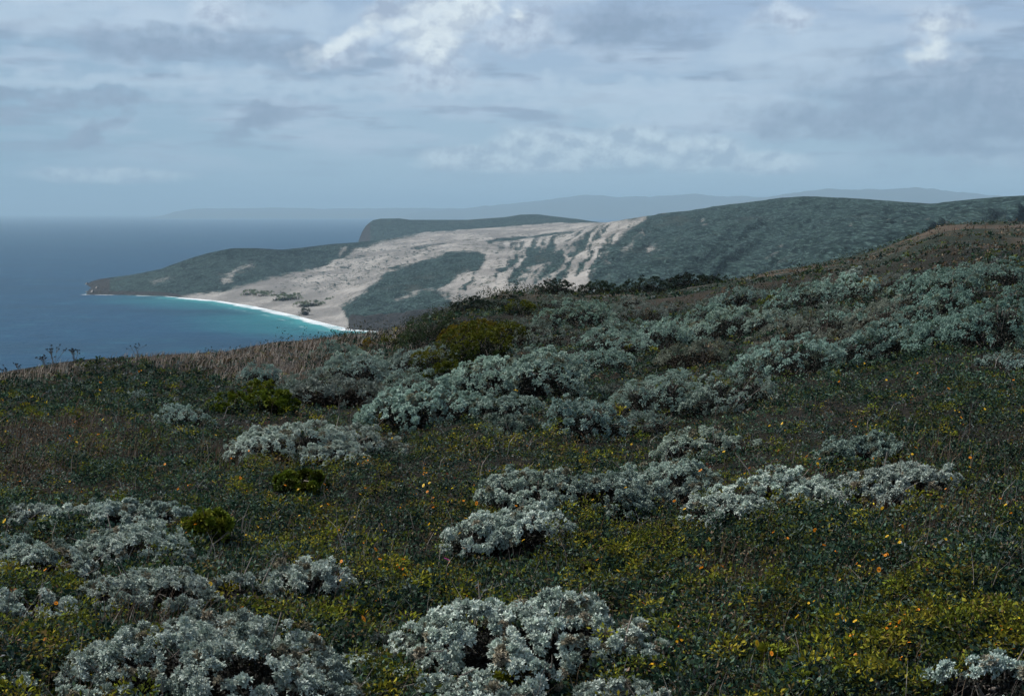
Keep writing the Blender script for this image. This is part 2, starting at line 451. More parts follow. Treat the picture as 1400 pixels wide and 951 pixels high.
def build_sea():
    # polar sheet, fine where the bay is
    th = np.concatenate([np.linspace(-math.pi, -.48, 60, endpoint=False), np.linspace(-.48, .02, 330), np.linspace(.02, .5, 60)[1:], np.linspace(.5, math.pi, 60)[1:-1]])
    rr = np.concatenate([[1.0], np.geomspace(200, 900, 14), np.linspace(950, 2500, 260), np.geomspace(2560, 60000, 60)])
    T, R = np.meshgrid(th, rr); x = np.sin(T) * R; y = np.cos(T) * R
    us = np.arange(112, 640, 3.); v0 = np.interp(us, *np.array(C0V).T)
    sx, sy, _ = at(us, v0, zsea_D(v0, us))
    dm = np.full(x.shape, 1e9); db = np.full(x.shape, 1e9)
    for i in range(len(us) - 1):
        dx, dy = sx[i + 1] - sx[i], sy[i + 1] - sy[i]
        tt = np.clip(((x - sx[i]) * dx + (y - sy[i]) * dy) / (dx * dx + dy * dy), 0, 1)
        d = np.hypot(x - sx[i] - tt * dx, y - sy[i] - tt * dy)
        dm = np.minimum(dm, d)
        if us[i] > 250: db = np.minimum(db, d)
    db = db + 60 * smooth(0, 1, 0) 
    m, t, b = new_mat('sea_water')
    pos = t.node('ShaderNodeNewGeometry').outputs['Position']
    sh = t.attr('beach').outputs['Fac']; rk = t.attr('shore').outputs['Fac']
    big = t.noise(t.scalev(pos, (.6, 2.0, 1)), .003, 5, .6)
    med = t.noise(t.scalev(pos, (1, 1.6, 1), (0, 0, .5)), .03, 4, .7)
    shw = t.m('ADD', sh, t.m('MULTIPLY', t.m('SUBTRACT', big, .5), 180.0))
    col = t.mix(t.sstep(shw, 5., 165.), (.008, .13, .155), (.002, .046, .104))
    col = t.mix(t.sstep(sh, 8.0, 50.), (.04, .27, .28), col)
    col = t.mix(t.m('MULTIPLY', t.sstep(big, .45, .65), .35), col, (.004, .030, .055))
    chop = t.noise(t.scalev(pos, (1, .8, 1), (0, 0, .3)), .02, 5, .75)
    col = t.mix(t.m('MULTIPLY', t.sstep(chop, .5, .7), .45), col, (.02, .12, .17))
    col = t.mix(t.m('MULTIPLY', t.sstep(chop, .46, .32), .45), col, (.002, .025, .05))
    fo = t.m('SUBTRACT', t.m('MULTIPLY_ADD', t.noise(pos, .022, 5, .7), 34.0, -1.0), sh)
    foam = t.m('MULTIPLY', t.sstep(fo, -2.0, 6.0), t.m('MULTIPLY_ADD', t.sstep(t.noise(pos, .02, 4, .7), .35, .6), .6, .4))
    # a second, broken line of surf
    f2 = t.m('SUBTRACT', 2.6, t.m('ABSOLUTE', t.m('SUBTRACT', t.m('ADD', sh, t.m('MULTIPLY', t.noise(pos, .008, 3), 40.0)), 52.0)))
    f2 = t.m('MULTIPLY', t.sstep(f2, 0.0, 4.0), t.m('MULTIPLY', t.sstep(t.noise(pos, .02, 4, .7), .5, .62), .6))
    f3 = t.sstep(t.m('SUBTRACT', t.m('MULTIPLY_ADD', med, 40.0, -17.0), rk), -1., 2.)
    foam = t.m('MAXIMUM', t.m('MAXIMUM', foam, f2), f3)
    t.l.new(t.mix(foam, col, (.8, .83, .84)), b.inputs['Base Color'])
    b.inputs['Roughness'].default_value = .42; b.inputs['IOR'].default_value = 1.33
    b.inputs['Specular IOR Level'].default_value = .12
    fine = t.noise(t.scalev(pos, (1, 2.2, 1), (0, 0, .4)), .12, 4, .65)
    bp = t.node('ShaderNodeBump', {'Height': t.m('ADD', fine, t.m('MULTIPLY', med, 2.0)), 'Strength': .6, 'Distance': 2.0})
    t.l.new(bp.outputs[0], b.inputs['Normal'])
    o = raw_mesh('sea_water', np.stack([x, y, 0 * x], -1), grid_faces(len(rr), len(th), True)[:, ::-1], m,
                 {'beach': ('POINT', db.ravel()), 'shore': ('POINT', dm.ravel())}, True)
    tag(o, kind='structure')


def build_haze(dens=6.8e-5):
    x0, x1, y0, y1, z0, z1 = -60500, 60500, -60500, 60500, -8, 580
    v = [(x, y, z) for z in (z0, z1) for y in (y0, y1) for x in (x0, x1)]
    f = [(0, 2, 3, 1), (4, 5, 7, 6), (0, 1, 5, 4), (2, 6, 7, 3), (0, 4, 6, 2), (1, 3, 7, 5)]
    m = bpy.data.materials.new('sea_haze'); m.use_nodes = True
    t = NT(m.node_tree); m.node_tree.nodes.remove(m.node_tree.nodes['Principled BSDF'])
    pv = t.node('ShaderNodeVolumePrincipled', {'Color': (.54, .80, 1.0, 1), 'Density': dens})
    t.l.new(pv.outputs[0], m.node_tree.nodes['Material Output'].inputs['Volume'])
    o = raw_mesh('haze', v, np.array(f), m); tag(o, kind='stuff')


def build_sea_rocks():
    m, t, b = new_mat('wet_rock')
    n = t.noise(t.node('ShaderNodeTexCoord').outputs['Object'], .4, 5, .7)
    t.l.new(t.mix(n, (.012, .012, .013), (.07, .065, .06)), b.inputs['Base Color']); b.inputs['Roughness'].default_value = .6
    for i, (u, v, w, h, lb) in enumerate([(127, 401.5, 9, 4, 'dark low rock in the surf just off the headland tip'), (119, 399, 5, 1.6, 'smallest wave washed rock farthest out from the headland tip'),
                                          (133, 396, 8, 3.5, 'jagged dark rock between the two points of the headland tip'), (119, 388.5, 6, 2, 'flat rock off the end of the rear spit')]):
        D = float(zsea_D(v, u)); x, y, z = at(u, v, D); W = w * D / F; H = h * D / F
        th = np.linspace(0, 2 * math.pi, 28, endpoint=False); rr = np.linspace(0, 1, 10)[:, None]
        X = np.cos(th) * rr * W * .6; Y = np.sin(th) * rr * W * .8 + 0 * X
        Z = H * (1.25 * (1 - rr ** 1.6) - .25) * (1 + 1.6 * fbm(X / 3.5 + i * 9, Y / 3.5, 4, 5)) - .4 * rr
        X = X * (1 + fbm(X / 4, Y / 4 + i, 3, 8)); o = raw_mesh('sea_rock', np.stack([X, Y, Z], -1), grid_faces(10, 28, True), m)
        o.location = (float(x), float(y), 0); tag(o, lb, 'rock', 'rocks off the headland tip')


# ------------------------------------------------------------------ sky
def px_dir(u, v):
    a, s = ray(u, v)
    return math.degrees(math.atan(float(a))), math.degrees(math.atan(float(s) / math.hypot(float(a), 1)))


SUN_AZ, SUN_EL = math.radians(-66), math.radians(50)     # azimuth from straight ahead, right positive


def build_sky():
    w = bpy.data.worlds.new("World"); bpy.context.scene.world = w; w.use_nodes = True
    t = NT(w.node_tree); bg = w.node_tree.nodes['Background']
    sky = t.node('ShaderNodeTexSky', sky_type='NISHITA'); sky.sun_disc = False
    sky.sun_elevation = SUN_EL; sky.sun_rotation = SUN_AZ
    sky.dust_density = 2.0
    d = t.node('ShaderNodeTexCoord').outputs['Generated']
    sp = t.node('ShaderNodeSeparateXYZ', {0: d})
    X, Y, Z = sp.outputs
    az = t.m('MULTIPLY', t.m('ARCTAN2', X, Y), 57.2958)
    el = t.m('MULTIPLY', t.m('ARCSINE', Z), 57.2958)
    def vec(a, b_, c=0.0): return t.node('ShaderNodeCombineXYZ', {0: a, 1: b_, 2: c}).outputs[0]
    # warp
    wv = t.node('ShaderNodeTexNoise', {'Vector': vec(az, t.m('MULTIPLY', el, 1.6)), 'Scale': .55, 'Detail': 2, 'Roughness': .6})
    wsp = t.node('ShaderNodeSeparateColor', {0: wv.outputs['Color']})
    waz = t.m('MULTIPLY_ADD', t.m('SUBTRACT', wsp.outputs[0], .5), 3.2, az)
    wel = t.m('MULTIPLY_ADD', t.m('SUBTRACT', wsp.outputs[1], .5), 1.8, el)

    WV = vec(waz, wel); UV = vec(az, el)

    def blob(u, v, ru, rv, tilt=0.0, warp=True):
        """1 at the middle, 0 at the rim, negative outside; middle and radii in photo pixels turned to degrees"""
        ca, ce = px_dir(u, v); ra, re = ru / F * 57.3, rv / F * 57.3
        mp = t.node('ShaderNodeMapping', {'Vector': WV if warp else UV, 'Location': (ca, ce, 0), 'Rotation': (0, 0, tilt), 'Scale': (ra, re, 1)}, vector_type='TEXTURE').outputs[0]
        return t.node('ShaderNodeVectorMath', {0: mp, 1: mp}, operation='DOT_PRODUCT').outputs['Value']

    def union(bs):
        o = bs[0]
        for b_ in bs[1:]: o = t.m('MINIMUM', o, b_)
        return t.m('MAXIMUM', t.m('SUBTRACT', 1.0, o), -4.0)

    K = 10.0                                    # strength 0.1 -> display value * 10
    def col(r, g, b_): return (r * K, g * K, b_ * K)
    # clear-air part, paler towards the horizon
    base = t.mix(t.sstep(el, 0.0, 9.5), col(0.399, 0.578, 0.714), col(0.378, 0.512, 0.702))
    base = t.mix(t.sstep(az, -26.0, -2.0), t.mix(t.sstep(el, -1.0, 10.0), col(0.258, 0.443, 0.591), col(0.331, 0.483, 0.653)), base)
    # long strata
    st = t.noise(vec(t.m('MULTIPLY', waz, .5), t.m('MULTIPLY', el, 2.6)), .32, 3, .5)
    st2 = t.noise(vec(t.m('MULTIPLY', az, .35), t.m('MULTIPLY_ADD', el, 2.0, 31.0)), .62, 3, .55)
    up = t.sstep(el, .4, 4.0)
    base = t.mix(t.m('MULTIPLY', t.m('MULTIPLY', t.sstep(st, .42, .66), .85), up), base, col(0.511, 0.634, 0.791))
    base = t.mix(t.m('MULTIPLY', t.m('MULTIPLY', t.sstep(st2, .50, .66), .7), up), base, col(0.273, 0.368, 0.515))
    fine = t.noise(vec(az, t.m('MULTIPLY', el, 1.5)), 1.5, 4, .62)
    fine2 = t.noise(vec(az, t.m('MULTIPLY', el, 1.25)), .75, 6, .62)

    shf = t.noise(vec(t.m('ADD', az, .22), t.m('MULTIPLY', t.m('SUBTRACT', el, .42), 1.25)), .75, 6, .62)
    lift = t.m('MULTIPLY_ADD', t.m('SUBTRACT', shf, fine2), 4.5, .5, clamp=True)      # heads lit from above, shaded undersides

    def edge(mask, amt, lo, hi, n=None):
        return t.sstep(t.m('ADD', mask, t.m('MULTIPLY', t.m('SUBTRACT', n or fine2, .5), amt)), lo, hi)
    # pale veils
    veil = union([blob(150, 108, 260, 14, .03), blob(640, 122, 560, 13), blob(900, 140, 300, 18, -.03), blob(300, 20, 260, 34), blob(1000, 165, 240, 22, -.05), blob(1390, 216, 90, 9), blob(60, 20, 200, 30), blob(1080, 70, 120, 50)])
    base = t.mix(t.m('MULTIPLY', edge(veil, 2.4, -.4, 1.2), .62), base, col(0.570, 0.708, 0.851))
    # grey banks
    grey = union([blob(1320, 150, 260, 84, -.08), blob(1180, 165, 230, 34), blob(240, 60, 180, 26), blob(850, 35, 130, 38), blob(560, 10, 90, 20), blob(400, 75, 120, 24), blob(350, 165, 70, 16, .5), blob(120, 180, 70, 14, .4), blob(1290, 200, 120, 20), blob(80, 135, 170, 14)])
    gm = edge(grey, 2.0, -.2, 1.3)
    base = t.mix(t.m('MULTIPLY', gm, .97), base, t.mix(t.m('MULTIPLY_ADD', lift, .35, t.m('MULTIPLY', fine2, .55)), col(0.218, 0.321, 0.460), col(0.346, 0.443, 0.598)))
    # heaped clouds low over the hills, flat underneath
    cu = union([blob(640, 216, 75, 18, 0, False), blob(720, 205, 60, 34, 0, False), blob(790, 205, 90, 30, 0, False), blob(870, 200, 70, 32, 0, False), blob(950, 210, 80, 28, 0, False), blob(1035, 222, 80, 18, 0, False), blob(700, 225, 140, 12, 0, False), blob(150, 240, 110, 12, 0, False)])
    cum = edge(cu, 2.0, -.3, .7, fine2)
    lit = t.sstep(t.noise(vec(az, t.m('MULTIPLY_ADD', el, 1.25, -.45)), 1.3, 4, .6), .42, .62)
    base = t.mix(t.m('MULTIPLY', cum, .8), base, t.mix(lift, col(0.399, 0.518, 0.660), col(0.689, 0.831, 0.934)))
    # bright sunlit heads
    hd = union([blob(600, 25, 80, 66, -.3), blob(655, 12, 60, 55), blob(580, 78, 66, 42, .8), blob(490, 58, 85, 24, .35), blob(540, 20, 60, 28), blob(455, 80, 60, 12, .3), blob(718, 38, 52, 44), blob(598, 96, 60, 30), blob(1283, 55, 46, 44), blob(1290, 35, 30, 26), blob(300, 20, 60, 26), blob(1075, 22, 44, 22), blob(600, 105, 60, 14)])
    hm = edge(hd, 2.4, -.4, 1.2, fine2)
    core = edge(union([blob(606, 15, 62, 52, -.3), blob(592, 55, 44, 40, .9), blob(655, 8, 40, 34), blob(550, 38, 34, 18, .2), blob(470, 60, 70, 15, .35), blob(500, 46, 50, 14, .5), blob(715, 22, 16, 14), blob(1275, 66, 34, 20, .1), blob(1287, 42, 20, 16)]), 2.0, -.1, 1.3, fine2)
    base = t.mix(t.m('MULTIPLY', hm, .85), base, t.mix(lift, col(0.423, 0.512, 0.657), col(0.681, 0.792, 0.916)))
    base = t.mix(t.m('MULTIPLY', core, t.m('MULTIPLY_ADD', lift, .55, .4)), base, col(.88, .97, 1.0))
    # a share of the clear sky's own colour stays
    out = t.mix(.92, t.mix(1.0, sky.outputs[0], (.8, .8, .8), 'MULTIPLY'), base)
    # the cloud deck overhead, outside the picture, is broken and dimmed to cut ambient light
    hi = t.noise(vec(t.m('DIVIDE', X, t.m('ADD', Z, .2)), t.m('DIVIDE', Y, t.m('ADD', Z, .2))), 2.2, 2, .6)
    over = t.mix(t.sstep(hi, .4, .65), sky.outputs[0], col(.20, .225, .26))
    out = t.mix(t.sstep(el, 13.0, 32.0), out, over)
    t.l.new(out, bg.inputs[0]); bg.inputs[1].default_value = .1
    w.cycles.sampling_method = 'NONE'
    L = bpy.data.lights.new('sun', 'SUN'); L.energy = 5.0; L.angle = math.radians(.5); L.color = (1.0, .965, .91)
    lo = bpy.data.objects.new('sun', L); C.objects.link(lo)
    from mathutils import Vector
    dv = Vector((math.sin(SUN_AZ) * math.cos(SUN_EL), math.cos(SUN_AZ) * math.cos(SUN_EL), math.sin(SUN_EL)))
    lo.rotation_euler = dv.to_track_quat('Z', 'Y').to_euler(); lo.location = (0, 0, 400)


def build_camera():
    cd = bpy.data.cameras.new('camera'); co = bpy.data.objects.new('camera', cd); C.objects.link(co)
    cd.lens = 45.0; cd.sensor_width = 36.0; cd.sensor_fit = 'HORIZONTAL'
    co.location = (0, 0, ZC); co.rotation_euler = (math.pi / 2 - PITCH, 0, 0)
    cd.clip_start = .1; cd.clip_end = 150000
    bpy.context.scene.camera = co
    sc = bpy.context.scene
    sc.view_settings.view_transform = 'Standard'; sc.view_settings.look = 'None'
    sc.view_settings.exposure = 0.0; sc.view_settings.gamma = 1.0; sc.view_settings.use_curve_mapping = False
    sc.cycles.max_bounces = 6; sc.cycles.diffuse_bounces = 3; sc.cycles.transmission_bounces = 3; sc.cycles.volume_bounces = 0
    sc.cycles.use_denoising = True; sc.cycles.use_adaptive_sampling = True; sc.cycles.adaptive_threshold = .03


# ------------------------------------------------------------------ foliage
def norm(v): return v / (np.linalg.norm(v, axis=-1, keepdims=True) + 1e-9)


def leaf_quads(P, Dn, L, W, rg, bend=.15, ref=None, rn=.38):
    """one folded, pointed leaf (a quad) per row"""
    side = norm(np.cross(Dn, rg.normal(size=P.shape) if ref is None else ref + rg.normal(size=P.shape) * rn))
    up = np.cross(side, Dn)
    L = np.asarray(L)[:, None]; W = np.asarray(W)[:, None]
    m_ = P + Dn * L * .55 + up * L * bend * .5
    tip = P + Dn * L - up * L * bend * rg.random((len(P), 1))
    return np.stack([P, m_ - side * W * .5, tip, m_ + side * W * .5], 1)


def tubes(paths, sides=5):
    """paths: list of (points (n,3), radii (n,)) -> verts, faces"""
    V = []; Fc = []; o = 0
    for p, rad in paths:
        p = np.asarray(p, float); n = len(p)
        d = norm(np.gradient(p, axis=0)); a = norm(np.cross(d, [.31, .17, .9])); b_ = np.cross(d, a)
        ang = np.arange(sides) / sides * 2 * math.pi
        ring = p[:, None] + (a[:, None] * np.cos(ang)[None, :, None] + b_[:, None] * np.sin(ang)[None, :, None]) * np.asarray(rad)[:, None, None]
        V.append(ring.reshape(-1, 3)); Fc.append(grid_faces(n, sides, True) + o); o += n * sides
    return np.concatenate(V), np.concatenate(Fc)


def vary(base, n, rg, amt=.3, hue=.08):
    c = np.asarray(base, float)[None] * (1 + (rg.random((n, 1)) - .5) * 2 * amt) * (1 + (rg.random((n, 3)) - .5) * 2 * hue)
    return np.clip(c, 0, .9)


SPEC = {   # species: leaf colour(s), leaf length, leaf width ratio, leaves per sprig, upright
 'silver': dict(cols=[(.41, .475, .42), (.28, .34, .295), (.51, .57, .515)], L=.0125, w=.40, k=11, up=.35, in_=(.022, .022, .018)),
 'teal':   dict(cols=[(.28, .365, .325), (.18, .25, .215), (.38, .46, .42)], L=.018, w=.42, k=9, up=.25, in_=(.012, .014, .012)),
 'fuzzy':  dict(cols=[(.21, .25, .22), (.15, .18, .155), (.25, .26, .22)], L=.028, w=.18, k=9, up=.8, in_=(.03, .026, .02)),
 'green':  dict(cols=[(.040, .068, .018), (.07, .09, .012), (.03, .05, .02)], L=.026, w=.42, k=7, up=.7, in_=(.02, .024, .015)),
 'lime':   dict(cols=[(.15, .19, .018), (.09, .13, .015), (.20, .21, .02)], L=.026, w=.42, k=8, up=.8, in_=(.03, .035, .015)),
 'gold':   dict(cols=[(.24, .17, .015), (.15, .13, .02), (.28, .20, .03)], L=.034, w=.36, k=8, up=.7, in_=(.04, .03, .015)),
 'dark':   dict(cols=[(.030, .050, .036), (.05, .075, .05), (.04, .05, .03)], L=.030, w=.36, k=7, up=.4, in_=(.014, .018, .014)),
}


def shrub_mesh(W, Dp, H, dist, sp, seed, flat=.0):
    """a mound of leafy clumps in metres, base at z=0, centre at the origin"""
    rg = np.random.default_rng(seed)
    S = SPEC[sp]
    L0 = max(S['L'] * (.85 + .3 * rg.random()), dist * .0010)
    rc = max(.031, min(dist * .0040, .05 + dist * .0020)) * (1.0 if sp != 'fuzzy' else 1.25)
    lobes = [(0, 0, H * .26, W * .40, Dp * .40, H * .70)]
    nl = int(np.clip(7 + W * Dp * 7, 7, 20))
    for i in range(nl):
        t_ = math.sqrt((i + 1.6) / (nl + .6)); ph = i * 2.39996 + rg.random() * .9
        px = math.cos(ph) * t_ * W * .41; py = math.sin(ph) * t_ * Dp * .41
        h = H * (1.04 - .62 * t_ ** 2.2) * (.86 + .24 * rg.random())
        rr = min(W, Dp) * (.14 + .09 * rg.random()) + .02
        lobes.append((px, py, max(h - rr * .55, H * .2), rr * (1.0 + .35 * rg.random()), rr * (.9 + .3 * rg.random()), min(rr * .75, H * .5)))
    lob = np.array(lobes)
    cl = []; cn = []
    for i, (lx, ly, lz, ra, rb, rz) in enumerate(lobes):
        area = 4 * math.pi * ((ra * rb + ra * rz + rb * rz) / 3)
        n = int(area / (rc * rc * (2.3 if dist < 9 else 2.7))) + 4
        d = norm(rg.normal(size=(n, 3)))
        p = np.array([lx, ly, lz]) + d * np.array([ra, rb, rz]) * (1 + rg.normal(size=(n, 1)) * .05)
        nn = norm(d / np.array([ra, rb, rz]))
        keep = (nn[:, 2] > -.55) & (p[:, 2] > .0)
        for j, q in enumerate(lobes):
            if j != i:
                keep &= (((p - np.array(q[:3])) / (np.array(q[3:]) * .93)) ** 2).sum(1) > 1
        cl.append(p[keep]); cn.append(nn[keep])
    cl = np.concatenate(cl); cn = np.concatenate(cn)
    # holes: whole clumps die back in patches
    hole = fbm(cl[:, 0] / .22 + seed, cl[:, 1] / .22 + cl[:, 2] * 3, 3, seed % 97)
    keep = hole < .20 - .12 * (cl[:, 2] < H * .35)
    cl, cn = cl[keep], cn[keep]
    low = (cl[:, 2] < H * .20) & (rg.random(len(cl)) < .75); cl, cn = cl[~low], cn[~low]
    m = int(22 if dist < 9 else 20 if dist < 28 else 16)
    n = len(cl) * m
    ci = np.repeat(np.arange(len(cl)), m)
    d1 = norm(cn[ci] * .9 + rg.normal(size=(n, 3)) * .62 + np.array([0, 0, S['up'] * .5]))
    pos = cl[ci] + d1 * rc * ((.35 + .6 * rg.random((n, 1))) if dist < 9 else (.45 + .42 * rg.random((n, 1))))
    jit = (rg.random(len(cl)) - .35)[ci][:, None] * rc * (1.3 if dist < 9 else .9)
    pos = pos + cn[ci] * jit
    k = S['k'] if dist < 9 else max(4, S['k'] - 2)
    li = np.repeat(np.arange(n), k)
    d2 = norm(d1[li] * .75 + rg.normal(size=(n * k, 3)) * (.6 if dist < 9 else .45) + np.array([0, 0, S['up'] * .35]))
    P = pos[li] - d1[li] * L0 * .3 * rg.random((n * k, 1))
    Ls = L0 * (.6 + .7 * rg.random(n * k)) * (.7 + .7 * rg.random(len(cl)))[ci][li]
    q = leaf_quads(P, d2, Ls, Ls * S['w'] * (.8 + .5 * rg.random(n * k)), rg, ref=d1[li] * (.6 if dist < 9 else .45) + cn[ci][li] * (.6 if dist < 9 else .9), rn=.32 if dist < 9 else .22)
    cc = np.array(S['cols'])
    pick = rg.choice(3, len(cl), p=[.5, .25, .25])
    if dist > 9: cc = cc * .5 + cc[:1] * .5
    ccl = cc[pick] * (1 + (rg.random((len(cl), 1)) - .5) * (.3 if dist < 9 else .2))
    dead = rg.random(len(cl)) < .07
    ccl[dead] = ccl[dead] * .45 * np.array([1.25, .98, .8])
    col = ccl[ci][li] * (1 + (rg.random((n * k, 1)) - .5) * (.5 if dist < 9 else .35))
    if sp in ('green',):   # flower-tipped tops are yellower
        top = smooth(.15, .5, cl[:, 2] / H + rg.random(len(cl)) * .3 - .35)[ci][li][:, None]
        col = col * (1 - top) + np.array([.13, .135, .012]) * top * (.6 + .8 * rg.random((n * k, 1)))
    # dry inner leaves and a skirt, coloured extra dark to paint shade into hollows
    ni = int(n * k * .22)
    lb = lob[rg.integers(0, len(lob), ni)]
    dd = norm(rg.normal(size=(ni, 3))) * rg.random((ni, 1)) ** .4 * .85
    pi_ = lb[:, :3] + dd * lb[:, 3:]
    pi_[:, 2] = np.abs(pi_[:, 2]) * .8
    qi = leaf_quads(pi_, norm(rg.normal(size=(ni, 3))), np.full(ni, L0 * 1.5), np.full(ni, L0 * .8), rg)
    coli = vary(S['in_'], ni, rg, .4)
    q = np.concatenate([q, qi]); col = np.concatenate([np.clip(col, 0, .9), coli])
    # stems to the lobes
    paths = []
    for (lx, ly, lz, *_r) in lobes:
        a = np.array([rg.normal() * .05 * W, rg.normal() * .05 * Dp, -.05]); b_ = np.array([lx, ly, lz + _r[2] * .3])
        tt = np.linspace(0, 1, 5)[:, None]
        mid = a * (1 - tt) + b_ * tt + np.array([lx, ly, 0]) * .45 * np.sin(tt * 3.14) * .5 + rg.normal(size=(5, 3)) * .012
        r0 = .007 + .006 * rg.random()
        paths.append((mid, r0 * np.linspace(1.3, .4, 5)))
        for _ in range(3 if dist < 12 else 1):
            e = b_ + rg.normal(size=3) * np.array(_r) * .75; e[2] = max(e[2], .03)
            s0 = mid[rg.integers(1, 4)]
            tt2 = np.linspace(0, 1, 4)[:, None]
            paths.append((s0 * (1 - tt2) + e * tt2 + rg.normal(size=(4, 3)) * .012, r0 * np.linspace(.6, .2, 4)))
    return q, col, tubes(paths, 4)


SH_N = [0]
EXC = []


def free(x, y):
    """nothing of the low cover grows up through the middle of a shrub"""
    ok = np.ones(len(x), bool)
    for (cx, cy, rx, ry) in EXC:
        ok &= ((x - cx) / rx) ** 2 + ((y - cy) / ry) ** 2 > 1
    return ok


def shrub(u, vb, wpx, hpx, sp, label, name='sage_shrub', cat='shrub', group=None, tint=(1, 1, 1), dscale=.85, grow=1.0):
    SH_N[0] += 1
    x0, y0, z0, r0 = ground_hit(u, vb)
    x0, y0, r0 = float(x0[0]), float(y0[0]), float(r0[0])
    W = wpx * y0 / F * grow * (1.22 if vb > 620 else 1.05)
    W = max(W, .12)
    Dp = W * (dscale if vb < 560 else .74)
    # the base row is the front edge, the middle stands half a depth further back
    k = (r0 + Dp * .42) / r0
    x, y = x0 * k, y0 * k
    W *= k; dep = (vb - HOR) / F
    H = 1.04 * hpx * y0 / F - .75 * Dp * dep
    H = float(np.clip(H, (.26 if vb > 850 else .31 if vb > 620 else .28) * W, 1.3 * W))
    if sp in ('silver', 'teal', 'fuzzy'): H = min(H, .50 * W)
    z = float(ground_z(np.array([x]), np.array([y]))[0]) - .03
    q, col, (tv, tf) = shrub_mesh(W, Dp, H, r0, sp, 100 + SH_N[0])
    gx = float(ground_z(np.array([x + .3]), np.array([y]))[0] - ground_z(np.array([x - .3]), np.array([y]))[0]) / .6
    gy = float(ground_z(np.array([x]), np.array([y + .3]))[0] - ground_z(np.array([x]), np.array([y - .3]))[0]) / .6
    q[..., 2] += q[..., 0] * gx + q[..., 1] * gy; tv[:, 2] += tv[:, 0] * gx + tv[:, 1] * gy
    e = bpy.data.objects.new(name, None); C.objects.link(e); e.location = (x, y, z); e.empty_display_size = .1
    tag(e, label, cat, group)
    EXC.append((x, y, W * .44, Dp * .42))
    n = len(q)
    fo = raw_mesh('foliage', q.reshape(-1, 3), np.arange(n * 4).reshape(n, 4), M_LEAF, {'col': ('FACE', col)}, parent=e)
    if sp in ('silver', 'teal', 'fuzzy'):
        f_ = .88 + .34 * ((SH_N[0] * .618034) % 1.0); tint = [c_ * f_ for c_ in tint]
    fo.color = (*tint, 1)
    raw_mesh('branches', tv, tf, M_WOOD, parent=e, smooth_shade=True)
    return e


def build_thickets():
    for i, (u, v, w, h, tint, lb) in enumerate([(390, 411, 34, 15, T0, 'largest green thicket standing on the sand above the beach'), (420, 419, 30, 13, T0, 'green thicket on the beach sand right of the largest one'),
                                               (362, 405, 20, 7, T0, 'small green thicket on the sand left of the largest one'), (340, 403, 18, 6, T0, 'low green patch on the dune foot, leftmost of the thickets'),
                                               (417, 428, 8, 5, (.6, .5, .5), 'small dark clump alone on the open beach'), (452, 413, 16, 5, T0, 'green clump on the sand at the foot of the dark spur')]):
        a, s = ray(u, v); D = float((ZC - 3.0) / -s); W = w * D / F
        q, col, (tv, tf) = shrub_mesh(W, W * 1.6, h * D / F * .36, D, 'fuzzy', 700 + i)
        e = bpy.data.objects.new('dune_thicket', None); C.objects.link(e); x, y, z = at(u, v, D); e.location = (float(x), float(y) + W * .5, 2.2)
        tag(e, lb, 'thicket', 'thickets on the sand above the beach')
        fo = raw_mesh('foliage', q.reshape(-1, 3), np.arange(len(q) * 4).reshape(-1, 4), M_LEAF, {'col': ('FACE', col * np.array([.95, 1.0, .68]))}, parent=e); fo.color = (*tint, 1)


T0 = (1, 1, 1)
# ------------------------------------------------------------------ ground cover
def blobsum(u, v, bl):
    s = np.zeros(np.shape(u))
    for b_ in bl:
        cx, cy, rx, ry = b_[:4]; w = b_[4] if len(b_) > 4 else 1.0
        s = np.maximum(s, w * np.clip(1.35 - np.hypot((u - cx) / rx, (v - cy) / ry), 0, 1))
    return s


Z_BROWN = [(320, 480, 190, 20), (40, 512, 70, 10, .8), (420, 470, 70, 22), (370, 510, 70, 22, .8), (90, 615, 130, 30, .8), (40, 655, 60, 30, .9), (1060, 378, 90, 14), (1330, 322, 120, 22), (1150, 362, 90, 12), (1260, 352, 90, 14),
           (1250, 640, 80, 25, .3), (840, 428, 60, 8), (1230, 700, 120, 40, .45), (960, 462, 50, 14, .8), (330, 640, 80, 30, .35), (250, 880, 140, 30, .3), (1000, 850, 70, 60, .6), (850, 560, 60, 12, .5), (930, 700, 60, 30, .5), (500, 455, 70, 12, 1)]
Z_DARK = [(150, 545, 220, 36), (1250, 520, 160, 40), (1340, 600, 120, 70), (700, 415, 120, 10), (1150, 750, 100, 40, .9), (300, 560, 60, 30), (1340, 740, 90, 50, .7), (120, 640, 160, 30, .6), (860, 402, 80, 8), (1180, 345, 90, 10, .8), (1000, 740, 60, 40, .6)]
Z_YEL = [(600, 740, 220, 60), (830, 770, 120, 45), (430, 690, 130, 40), (1130, 830, 120, 60, .8), (1290, 860, 160, 90), (560, 800, 120, 40), (60, 570, 90, 20, .5), (880, 478, 60, 12, .9), (1000, 470, 60, 12, .6), (700, 640, 160, 40, .7), (1080, 700, 160, 40, .7),
         (470, 840, 60, 40, .8), (880, 404, 130, 10, .8), (80, 920, 50, 30, .1), (1250, 620, 100, 60, .35), (920, 830, 60, 50, .8), (520, 620, 80, 20, .6)]


def scatter(n, seed, gamma=1.0, band=None):
    rg = np.random.default_rng(seed)
    n = int(n * 1.4)
    u = rg.uniform(-520, 1920, n * 2)
    top = np.interp(u, _uu, _nv)
    v = top + 1.0 + (1120 - top) * rg.random(n * 2) ** gamma
    if band: v = top + 1.0 + band * rg.random(n * 2)
    u, v = u[:n], v[:n]
    x, y, z, r = ground_hit(u, v)
    return rg, u, v, x, y, z, r


